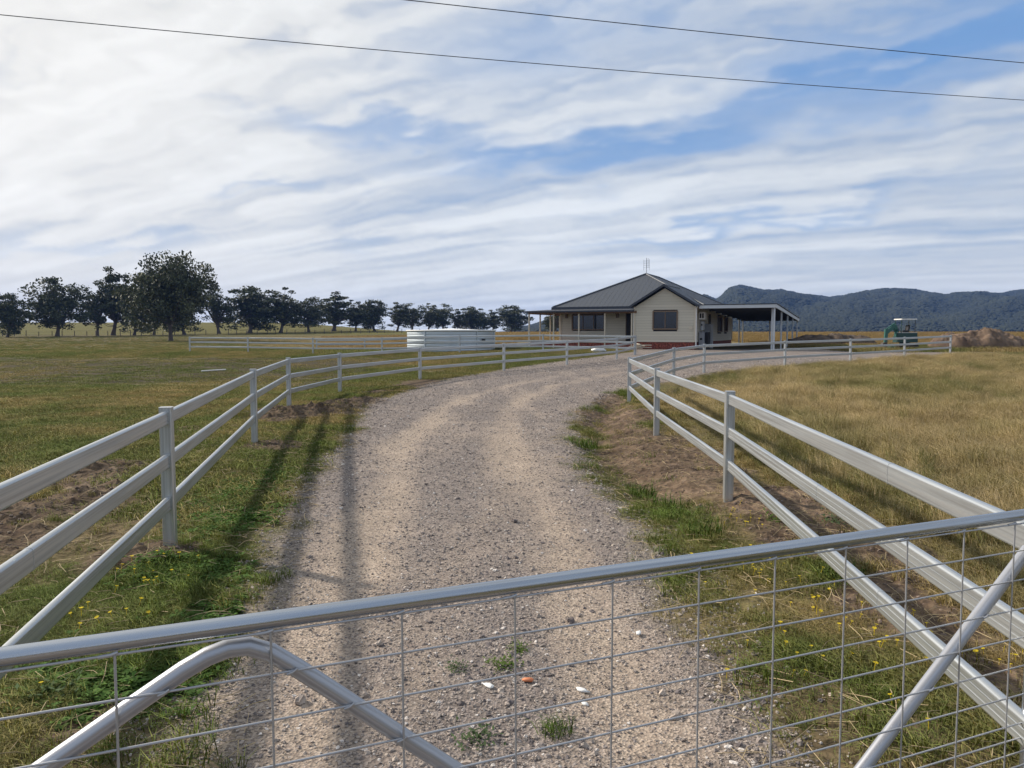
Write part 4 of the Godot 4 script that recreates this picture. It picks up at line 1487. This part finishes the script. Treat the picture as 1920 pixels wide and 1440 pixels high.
func build_grass() -> void:
	var short_t := [tuft(201, 34, 0.03, 0.07, 0.09, 0.0016, 1.3), tuft(202, 30, 0.025, 0.06, 0.10, 0.0017, 1.5), tuft(203, 34, 0.05, 0.12, 0.06, 0.0018, 0.8)]
	var pl := [[], [], []]
	var cl := [PackedColorArray(), PackedColorArray(), PackedColorArray()]
	rng.seed = 300
	# verges and paddocks close by
	for k in 95000:
		var d := 0.9 + 21.0 * pow(rng.randf(), 1.35)
		var side := rng.randf() < 0.5
		var x: float
		if side:
			x = lut(DRIVE_L, d) + 0.3 - rng.randf() * maxf(1.5, minf(d * 0.8 + 1.0 + lut(DRIVE_L, d), 13.0))
		else:
			x = lut(DRIVE_R, d) - 0.4 + rng.randf() * maxf(1.6, minf(d * 0.72 + 0.4 - lut(DRIVE_R, d), 12.0))
		var e := edge(x, d)
		if e > 0.20 * rng.randf() * rng.randf() + 0.02 or rng.randf() > smoothstep(0.25, -0.75, e):
			continue
		var bz := bare(x, d)
		if rng.randf() < bz * 0.96:
			continue
		var th: float = smoothstep(-0.1, 0.5, nz.thin.get_noise_2d(x, d * 0.8))
		th = maxf(th, 0.9 * smoothstep(0.12, 0.42, nz.ragged.get_noise_2d(x * 0.55 + 70.0, d * 0.55)))
		if rng.randf() < th * 0.92:
			continue
		var lush: float = clampf((0.5 if side else 0.72) + 1.1 * nz.ragged.get_noise_2d(x * 0.7 + 31.0, d * 0.7), 0.25, 1.3)
		var q := 2 if rng.randf() < 0.55 * clampf(lush - 0.35, 0.0, 1.0) else rng.randi() % 2
		var s := rng.randf_range(0.6, 1.25) * (0.5 + 0.65 * lush) * (1.0 + d * 0.02)
		pl[q].append(Transform3D(Basis(Vector3.UP, rng.randf() * TAU).scaled(Vector3(s * 1.1, s, s * 1.1)), Vector3(x, full(x, d), -d)))
		var c := grass_tone(x, d)
		if not side and x < fence_right_x(d) + 0.4 or side and x > fence_left_x(d) - 0.6:
			c = c.lerp(Color(0.125, 0.200, 0.040) * rng.randf_range(0.7, 1.25), clampf(lush - 0.5, 0.0, 0.75))
		cl[q].append(c)
	for q in 3:
		scatter("short_grass", short_t[q], M.blade, pl[q], cl[q])
	# left paddock farther out: broader, sparser clumps
	var wide_t := tuft(211, 60, 0.03, 0.085, 0.24, 0.0035, 1.1)
	var p2 := []
	var c2 := PackedColorArray()
	rng.seed = 301
	for k in 84000:
		var d := 7.0 + 60.0 * pow(rng.randf(), 0.9)
		var x := -d * 1.02 + rng.randf() * (d * 1.02 + lut(DRIVE_L, d))
		if x > lut(DRIVE_L, d) - 0.2 or edge(x, d) > -0.05 or rng.randf() < bare(x, d):
			continue
		if d > 24.0 and d < 47.0 and x < -6.5 and rng.randf() < 0.80:
			continue
		if rng.randf() < smoothstep(-0.1, 0.5, nz.thin.get_noise_2d(x, d * 0.8)) * 0.6:
			continue
		var s := rng.randf_range(0.6, 1.25) * (1.0 + d * 0.008)
		p2.append(Transform3D(Basis(Vector3.UP, rng.randf() * TAU).scaled(Vector3(s, s * rng.randf_range(0.7, 1.2), s)), Vector3(x, full(x, d) if d < 24.0 else height(x, d), -d)))
		c2.append(grass_tone(x, d, 0.95))
	scatter("paddock_grass", wide_t, M.blade, p2, c2)
	# dry long grass on the right
	var long_t := [tuft(221, 44, 0.12, 0.34, 0.17, 0.0017, 1.0), tuft(222, 36, 0.10, 0.26, 0.2, 0.0018, 1.35), tuft(223, 46, 0.18, 0.42, 0.16, 0.0017, 0.8)]
	pl = [[], [], []]
	cl = [PackedColorArray(), PackedColorArray(), PackedColorArray()]
	rng.seed = 302
	for k in 110000:
		var d := 2.0 + 46.0 * pow(rng.randf(), 0.85)
		var x0 := (fence_right_x(d) if d > 2.4 else 1.9) + 0.25
		var x1 := d * 0.98 + 2.0
		if x1 < x0:
			continue
		if rng.randf() * 18.0 > x1 - x0:
			continue
		var x := lerpf(x0, x1, rng.randf())
		var near_fence := x - x0
		if rng.randf() < 0.8 * (1.0 - smoothstep(0.3, 1.6, near_fence + 0.6 * nz.ragged.get_noise_2d(x, d))):
			continue
		if rng.randf() < bare(x, d) or edge(x, d) > -0.1:
			continue
		var q := rng.randi() % 3
		var n: float = nz.patch.get_noise_2d(x, d * 0.6)
		var s: float = rng.randf_range(0.5, 1.15) * (1.0 + 0.85 * nz.ragged.get_noise_2d(x * 0.5, d * 0.5)) * (0.55 + 0.45 * smoothstep(0.2, 2.2, near_fence))
		pl[q].append(Transform3D(Basis(Vector3.UP, rng.randf() * TAU).scaled(Vector3(s, s * rng.randf_range(0.7, 1.15), s)), Vector3(x, full(x, d) if d < 24.0 else height(x, d), -d)))
		var c := Color(0.54, 0.42, 0.24).lerp(Color(0.215, 0.215, 0.08), clampf(0.30 - n * 1.1 - 0.5 * nz.ragged.get_noise_2d(x * 0.6 + 20.0, d * 0.6) + rng.randf_range(-0.3, 0.3) + 0.35 * (1.0 - smoothstep(0.3, 2.5, near_fence)), 0, 1))
		cl[q].append(c * rng.randf_range(0.75, 1.2))
	for q in 3:
		scatter("dry_grass", long_t[q], M.blade, pl[q], cl[q])
	# straw field behind the house and the far paddock
	var far_t := tuft(231, 60, 0.15, 0.42, 0.55, 0.008, 0.9)
	var p3 := []
	var c3 := PackedColorArray()
	rng.seed = 303
	for k in 42000:
		var d := 48.0 + 110.0 * rng.randf()
		var x := lerpf(-d * 0.74, d * 0.74, rng.randf())
		if x > 0.0 and x < 22.0 and d < 78.0 or x > -8.0 and x < 0.0 and d < 60.0:
			continue
		var right := x / d > -0.25
		if not right and rng.randf() < 0.5:
			continue
		var s := rng.randf_range(0.6, 1.3) * (1.0 if right else 0.5)
		p3.append(Transform3D(Basis(Vector3.UP, rng.randf() * TAU).scaled(Vector3(s, s, s)), Vector3(x, height(x, d), -d)))
		c3.append((Color(0.37, 0.26, 0.12) * rng.randf_range(0.7, 1.15)) if right and d > 58.0 else grass_tone(x, d))
	scatter("straw_grass", far_t, M.blade, p3, c3)

func build_stones() -> void:
	var ns := noise(0.9, 2, 8)
	rng.seed = 400
	for v in 3:
		var b := MB.new()
		b.blob(Vector3(v * 2.0, 0, 0) * 0.0 + Vector3(0, 0, 0), Vector3(1, [0.55, 0.7, 0.42][v], [0.8, 0.9, 0.65][v]), noise(0.9, 2, 60 + v), 0.75, 1.0, 5, 7)
		# facet the pebbles: flat shading from split corners
		var fb := MB.new()
		for k in range(0, b.ix.size(), 3):
			var p0 := b.v[b.ix[k]]
			var p1 := b.v[b.ix[k + 1]]
			var p2 := b.v[b.ix[k + 2]]
			if (p1 - p0).cross(p2 - p0).length() > 1e-5:
				fb.face(p0, p1, p2, (p0 + p1 + p2))
		var places := []
		var cols := PackedColorArray()
		for k in 82000:
			var d := 1.5 + 40.0 * pow(rng.randf(), 2.7)
			var l := lut(DRIVE_L, d)
			var r := lut(DRIVE_R, d)
			var x := lerpf(l - 0.6, r + 0.6, rng.randf())
			var e := edge(x, d)
			if e < -0.1 - 0.5 * rng.randf() * rng.randf():
				continue
			var mid := (l + r) * 0.5
			var track := maxf(exp(-pow((x - mid - 0.78) / 0.36, 2.0)), exp(-pow((x - mid + 0.78) / 0.36, 2.0)))
			track = clampf(track + 0.75 * nz.patch2.get_noise_2d(x * 1.2, d * 0.2) + 0.5 * nz.patch2.get_noise_2d(x * 2.0, d * 1.5), 0, 1)
			if rng.randf() < track * 0.72:
				continue
			var s := 0.0032 + 0.008 * pow(rng.randf(), 3.0)
			if rng.randf() < 0.03 * (1.0 - track):
				s = rng.randf_range(0.010, 0.020)
			s *= 1.0 + d * 0.03
			var bs := Basis.from_euler(Vector3(rng.randf_range(-0.5, 0.5), rng.randf() * TAU, rng.randf_range(-0.5, 0.5))).scaled(Vector3(s, s * rng.randf_range(0.7, 1.1), s))
			places.append(Transform3D(bs, Vector3(x, (full(x, d) if d < 24.0 else height(x, d)) + s * 0.12, -d)))
			var t := rng.randf()
			var c := Color(0.215, 0.186, 0.172).lerp(Color(0.40, 0.340, 0.285), rng.randf())
			if t > 0.94:
				c = Color(0.54, 0.50, 0.46)
			elif t < 0.22:
				c = Color(0.125, 0.108, 0.106)
			cols.append(c * rng.randf_range(0.8, 1.2))
		scatter("gravel_stones", fb.mesh(), M.stone, places, cols)

func build_clods_and_tussocks() -> void:
	rng.seed = 620
	var b := MB.new()
	b.blob(Vector3.ZERO, Vector3(1, 0.7, 0.85), noise(0.9, 3, 66), 0.9, 1.2, 5, 7)
	var fb := MB.new()
	for k in range(0, b.ix.size(), 3):
		var p0 := b.v[b.ix[k]]
		var p1 := b.v[b.ix[k + 1]]
		var p2 := b.v[b.ix[k + 2]]
		if (p1 - p0).cross(p2 - p0).length() > 1e-5:
			fb.face(p0, p1, p2, p0 + p1 + p2)
	var places := []
	var cols := PackedColorArray()
	for k in 70000:
		var d := 2.5 + 19.0 * rng.randf()
		var x := -6.5 + 10.5 * rng.randf()
		var w := bare(x, d)
		if rng.randf() > w * w or edge(x, d) > 0.1:
			continue
		var s := 0.004 + 0.015 * pow(rng.randf(), 4.0)
		for m in MOUNDS:
			if Vector2(x - m[0], d - m[1]).length() < m[2]:
				s *= 1.25
				break
		places.append(Transform3D(Basis.from_euler(Vector3(rng.randf(), rng.randf() * TAU, rng.randf())).scaled(Vector3(s, s * 0.8, s)), Vector3(x, full(x, d) - s * 0.1, -d)))
		cols.append((Color(0.225, 0.168, 0.133) if x > 0.0 else Color(0.160, 0.124, 0.100)).lerp(Color(0.095, 0.070, 0.056), rng.randf()) * rng.randf_range(0.8, 1.2))
	scatter("soil_clods", fb.mesh(), M.stone, places, cols)
	# taller tussocks standing out of the dry paddock
	places = []
	cols = PackedColorArray()
	for k in 1500:
		var d := 3.0 + 40.0 * pow(rng.randf(), 0.8)
		var x := fence_right_x(d) + 0.9 + rng.randf() * maxf(2.0, d * 0.9 - fence_right_x(d))
		if edge(x, d) > -0.3 or bare(x, d) > 0.2 or nz.ragged.get_noise_2d(x * 0.4 + 5.0, d * 0.4) < -0.05:
			continue
		var s := rng.randf_range(0.55, 1.0)
		places.append(Transform3D(Basis(Vector3.UP, rng.randf() * TAU).scaled(Vector3(s, s * rng.randf_range(0.8, 1.2), s)), Vector3(x, full(x, d) if d < 24.0 else height(x, d), -d)))
		cols.append(Color(0.56, 0.44, 0.26).lerp(Color(0.19, 0.20, 0.075), 1.0 if rng.randf() < 0.35 else 0.15 * rng.randf()) * rng.randf_range(0.75, 1.2))
	scatter("tussocks", tuft(241, 90, 0.22, 0.55, 0.13, 0.0017, 0.85), M.blade, places, cols)

func build_bits() -> void:
	# weeds growing in the gravel and by the fences, one by one
	rng.seed = 500
	var weeds := [
		[-0.04, 3.86, 0.075, 0, "green weed tuft in the gravel behind the gate, lower of the middle pair"], [0.04, 4.06, 0.06, 0, "small green weed tuft in the gravel just beyond its larger neighbour"], [0.19, 3.2, 0.10, 1, "grassy weed tuft in the gravel near the bottom edge"],
		[-0.15, 3.13, 0.085, 2, "flat dark leafy weed in the gravel beside the grassy tuft"], [-0.29, 3.83, 0.06, 2, "flat grey-green weed left of the middle pair in the gravel"], [2.44, 6.86, 0.12, 0, "leafy green weed on bare soil under the right fence"],
		[2.95, 6.75, 0.13, 2, "broad flat weed on the bare soil right of the right fence"], [1.62, 7.7, 0.17, 1, "thick green grass clump on the right verge of the drive"], [1.46, 8.35, 0.15, 1, "grass clump behind the thickest one on the right verge"],
		[1.65, 6.4, 0.16, 1, "bright green grass clump on the right verge nearer the gate"], [-2.2, 3.55, 0.12, 2, "broad-leaved weed at the lower left behind the gate"], [1.95, 7.55, 0.07, 2, "dark leafy weed at the foot of the nearest right post"], [1.15, 11.9, 0.2, 1, "green grass clump in the gully far along the right verge"],
		[2.35, 5.3, 0.15, 1, "tall grass clump seen through the gate mesh under the right rails"]]
	var shapes := [leafy_bush(510, 170), tuft(511, 150, 0.35, 1.05, 0.75, 0.016, 1.1), leafy_bush(512, 120)]
	for w in weeds:
		if w[3] == 1 and w[0] > 1.0:
			w[2] *= 1.5
		var o := obj("weed", shapes[w[3]], M.blade)
		var c := Color(0.085, 0.135, 0.028) if w[3] != 2 else Color(0.075, 0.115, 0.05)
		var mm: StandardMaterial3D = M.blade.duplicate()
		mm.albedo_color = lin(c.r, c.g, c.b)
		o.material_override = mm
		o.position = Vector3(w[0], full(w[0], w[1]), -w[1])
		o.rotation.y = rng.randf() * TAU
		o.scale = Vector3.ONE * w[2]
		tag(o, w[4], "weed", "weeds by the drive")
	# clover-like patch left of the gate and leafy ground cover
	var places := []
	var cols := PackedColorArray()
	for k in 4200:
		var p: Array = [[-1.95, 3.75, 0.55, 0.35], [-2.35, 5.35, 0.35, 0.3], [-1.75, 4.4, 0.3, 0.4], [-3.0, 8.2, 0.4, 1.4], [-2.6, 6.9, 0.3, 0.6]][rng.randi() % 5]
		var x: float = p[0] + rng.randfn() * p[2] * 0.5
		var d: float = p[1] + rng.randfn() * p[3] * 0.5
		if edge(x, d) > 0.02:
			continue
		var s := rng.randf_range(0.025, 0.05)
		places.append(Transform3D(Basis(Vector3.UP, rng.randf() * TAU).scaled(Vector3(s, s * 1.3, s)), Vector3(x, full(x, d), -d)))
		cols.append(Color(0.080, 0.150, 0.034) * rng.randf_range(0.7, 1.3))
	scatter("clover", leafy(513, 14, 1.0), M.blade, places, cols)
	# yellow daisies
	var fl := MB.new()
	for k in 7:
		var an := TAU * k / 7.0
		var dd := Vector3(cos(an), 0.12, sin(an))
		var sd := Vector3(-sin(an), 0, cos(an)) * 0.35
		fl.face(Vector3(0, 0.9, 0), Vector3(0, 0.9, 0) + dd - sd, Vector3(0, 0.9, 0) + dd + sd, Vector3.UP)
	fl.tube([Vector3(0, -3, 0), Vector3(0.1, 0.9, 0)], 0.12, 4, false)
	places = []
	cols = PackedColorArray()
	for k in 150:
		var p: Array = [[1.95, 4.9, 0.35, 0.6], [1.8, 3.9, 0.5, 0.5], [2.1, 6.8, 0.35, 0.5], [2.35, 4.1, 0.3, 0.5], [-2.45, 4.3, 0.3, 0.5], [-2.6, 5.2, 0.3, 0.4], [1.7, 5.6, 0.3, 0.5], [2.7, 3.9, 0.2, 0.4]][rng.randi() % 8]
		var x: float = p[0] + rng.randfn() * p[2] * 0.6
		var d: float = p[1] + rng.randfn() * p[3] * 0.6
		var s := rng.randf_range(0.008, 0.014)
		places.append(Transform3D(Basis.from_euler(Vector3(rng.randf_range(-0.4, 0.4), rng.randf() * TAU, 0)).scaled(Vector3(s, s, s)), Vector3(x, full(x, d) + s * 4.5, -d)))
		cols.append(Color(0.72, 0.55, 0.03) * rng.randf_range(0.8, 1.1))
	scatter("yellow_daisies", fl.mesh(), M.blade, places, cols)
	# dead straws lying about
	var st := MB.new()
	st.tube([Vector3(-0.5, 0, 0), Vector3(-0.1, 0.05, 0.04), Vector3(0.5, 0.02, -0.03)], 0.012, 4, false)
	places = []
	cols = PackedColorArray()
	for k in 5200:
		var d := 1.6 + 12.0 * pow(rng.randf(), 1.4)
		var left := rng.randf() < 0.5
		var x: float = lut(DRIVE_L, d) + 0.25 - rng.randf() * 2.6 if left else lut(DRIVE_R, d) - 0.25 + rng.randf() * 3.0
		if edge(x, d) > 0.3:
			continue
		var s := rng.randf_range(0.05, 0.2)
		places.append(Transform3D(Basis.from_euler(Vector3(0, rng.randf() * TAU, rng.randf_range(-0.2, 0.35))).scaled(Vector3(s, s, s)), Vector3(x, full(x, d) + rng.randf_range(0.004, 0.04), -d)))
		cols.append(Color(0.42, 0.33, 0.19) * rng.randf_range(0.6, 1.2))
	scatter("dead_straw", st.mesh(), M.stone, places, cols)
	# single things lying on the drive
	var b := MB.new()
	b.blob(Vector3.ZERO, Vector3(0.028, 0.011, 0.016), nz.fine, 0.6, 1.0, 6, 8)
	var o := obj("plastic_chip", b, M.orange_chip)
	o.position = Vector3(0.08, full(0.08, 3.68) + 0.012, -3.68)
	tag(o, "small orange plastic chip on the gravel near the middle weeds", "litter")
	var lit := [[0.36, 3.66, 0.035, "flat pale grey plastic scrap on the gravel right of the orange chip"], [-0.13, 3.60, 0.032, "white scrap of plastic on the gravel left of the orange chip"], [0.40, 3.57, 0.024, "small white scrap beside the pale grey one on the gravel"], [0.93, 4.02, 0.03, "white scrap near the grassy right edge of the drive"]]
	for l in lit:
		b = MB.new()
		b.blob(Vector3(l[0], 0, 0) * 0.3, Vector3(l[2], 0.008, l[2] * 0.5), nz.fine, 0.9, 1.3, 6, 9)
		o = obj("plastic_scrap", b, M.white_plastic)
		o.position = Vector3(l[0] * 0.7, full(l[0], l[1]) + 0.01, -l[1])
		o.rotation.y = l[1] * 5.0
		tag(o, l[3], "litter", "plastic scraps on the drive")
	var rocks := [[-0.72, 3.55, 0.034, "rounded pale stone on the gravel right of the bent gate stay"], [-1.02, 3.5, 0.040, "square tan stone on the left part of the gravel"], [-0.18, 2.95, 0.034, "smooth pale stone near the bottom edge of the picture"], [0.36, 4.5, 0.040, "dark brown stone on the gravel right of the middle"], [-0.19, 5.1, 0.035, "dark stone on the gravel just under the gate's top rail"], [0.02, 6.9, 0.05, "dark lump of stone on the crown of the drive"], [0.75, 3.35, 0.042, "pinkish stone on the right part of the gravel"]]
	for r in rocks:
		b = MB.new()
		b.col = Color(0.36, 0.30, 0.25) if r[3].contains("pale") or r[3].contains("tan") or r[3].contains("pink") else Color(0.12, 0.10, 0.095)
		b.blob(Vector3.ZERO, Vector3(r[2], r[2] * 0.6, r[2] * 0.75) * 0.8, noise(0.8, 3, int(r[1] * 100)), 0.9, 1.3, 5, 7)
		var cut := MB.new()
		for k in range(0, b.ix.size(), 3):
			cut.col = b.col * rng.randf_range(0.88, 1.1)
			if (b.v[b.ix[k + 1]] - b.v[b.ix[k]]).cross(b.v[b.ix[k + 2]] - b.v[b.ix[k]]).length() > 1e-8:
				cut.face(b.v[b.ix[k]], b.v[b.ix[k + 1]], b.v[b.ix[k + 2]], b.v[b.ix[k]] + b.v[b.ix[k + 1]] + b.v[b.ix[k + 2]])
		o = obj("stone", cut, M.stone)
		o.position = Vector3(r[0], full(r[0], r[1]) + r[2] * 0.2, -r[1])
		o.rotation.y = r[1] * 3.0
		tag(o, r[3], "stone", "larger stones on the drive")
	b = MB.new()
	b.tube([Vector3(0, 0.06, 0), Vector3(0.65, 0.07, -1.0)], 0.028, 8)
	o = obj("white_pipe", b, M.white_plastic)
	o.position = Vector3(-13.2, height(-13, 32.3), -32.0)
	tag(o, "short white pipe lying in the grass of the left paddock", "pipe")
	# power lines overhead
	for q in [[Vector3(-11.34, 8.76, -17.22), Vector3(15.52, 8.76, -23.39), "lower power line crossing the whole sky"], [Vector3(-1.58, 8.76, -16.47), Vector3(13.24, 8.76, -20.01), "upper power line in the top right of the sky"]]:
		var dir: Vector3 = (q[1] - q[0]).normalized()
		var pts := []
		for k in 61:
			var s := lerpf(-26.0, 32.0, k / 60.0)
			var m: Vector3 = (q[0] + q[1]) / 2.0 + dir * s
			pts.append(m + Vector3(0, -0.10 + 0.00055 * s * s, 0))
		b = MB.new()
		b.tube(pts, 0.010, 8, false)
		o = obj("power_line", b, M.cable)
		tag(o, q[2], "cable", "power lines")

# ---------------------------------------------------------------- scene
func _ready() -> void:
	rng.seed = 7
	var cam := Camera3D.new()
	cam.name = "camera"
	add_child(cam)
	cam.position = Vector3(0, 1.76, 0)
	cam.rotation_degrees = Vector3(-3.97, 0, 0)
	cam.fov = 54.0
	cam.near = 0.05
	cam.far = 12000.0
	cam.current = true
	var env := Environment.new()
	env.tonemap_mode = Environment.TONE_MAPPER_LINEAR
	env.tonemap_exposure = 1.21
	var sk := PanoramaSkyMaterial.new()
	sk.panorama = make_sky()
	sk.energy_multiplier = 0.93
	env.background_mode = Environment.BG_SKY
	env.sky = Sky.new()
	env.sky.sky_material = sk
	env.sdfgi_enabled = true
	env.ssao_enabled = true
	env.ssil_enabled = true
	env.fog_enabled = true
	env.fog_density = 0.00016
	env.fog_light_color = Color(0.48, 0.66, 0.98)
	var we := WorldEnvironment.new()
	we.name = "world_environment"
	we.environment = env
	add_child(we)
	var sun := DirectionalLight3D.new()
	sun.name = "sun"
	sun.light_energy = 1.45
	sun.light_color = Color(1.0, 0.955, 0.895)
	sun.light_angular_distance = 2.0
	sun.shadow_enabled = true
	add_child(sun)
	sun.look_at_from_position(Vector3(-77.5, 53.0, -34.5), Vector3.ZERO, Vector3.UP)

	nz.hummock = noise(0.16, 3, 1)
	nz.ragged = noise(0.9, 4, 2)
	nz.fine = noise(4.5, 3, 3)
	nz.clod = noise(2.2, 3, 4)
	nz.grit = noise(14.0, 2, 5)
	nz.patch = noise(0.11, 4, 6)
	nz.patch2 = noise(0.8, 3, 7)
	nz.thin = noise(0.22, 4, 8)
	nz.spur = noise(0.012, 4, 9)
	make_materials()

	patch_arrays(-9.0, 0.5, 288, 376, 0.0625, true, Rect2(), [])
	patch_arrays(-22.0, 24.0, 280, 160, 0.2, false, Rect2(), [])
	patch_arrays(-70.0, -30.0, 280, 300, 0.5, false, Rect2(), [Rect2(-9.0, 0.5, 18.0, 23.5), Rect2(-22.0, 24.0, 56.0, 32.0)])
	patch_arrays(-800.0, -400.0, 160, 140, 10.0, false, Rect2(-70.0, -30.0, 140.0, 150.0), [])
	patch_arrays(-2600.0, -2600.0, 26, 26, 200.0, false, Rect2(-800.0, -400.0, 1600.0, 1400.0), [])
	build_hills()
	build_trees()
	rng.seed = 9
	build_house()
	build_carport()
	build_house_fittings()
	build_fences()
	build_gate()
	build_tank()
	heap("soil_heap", "brown heap of dug soil right of the excavator at the picture's right edge", Vector3(33.0, height(33, 52.0) + 0.05, -53.5), Vector3(6.8, 1.6, 4.0), 71, Color(0.066, 0.043, 0.029), Color(0.175, 0.120, 0.080))
	heap("soil_heap", "lower brown heap of dug soil left of the excavator, behind the carport", Vector3(27.0, height(27, 63) + 0.0, -64.0), Vector3(8.0, 1.15, 3.5), 72, Color(0.045, 0.032, 0.024), Color(0.105, 0.078, 0.056))
	build_excavator()
	build_grass()
	build_stones()
	build_clods_and_tussocks()
	build_bits()
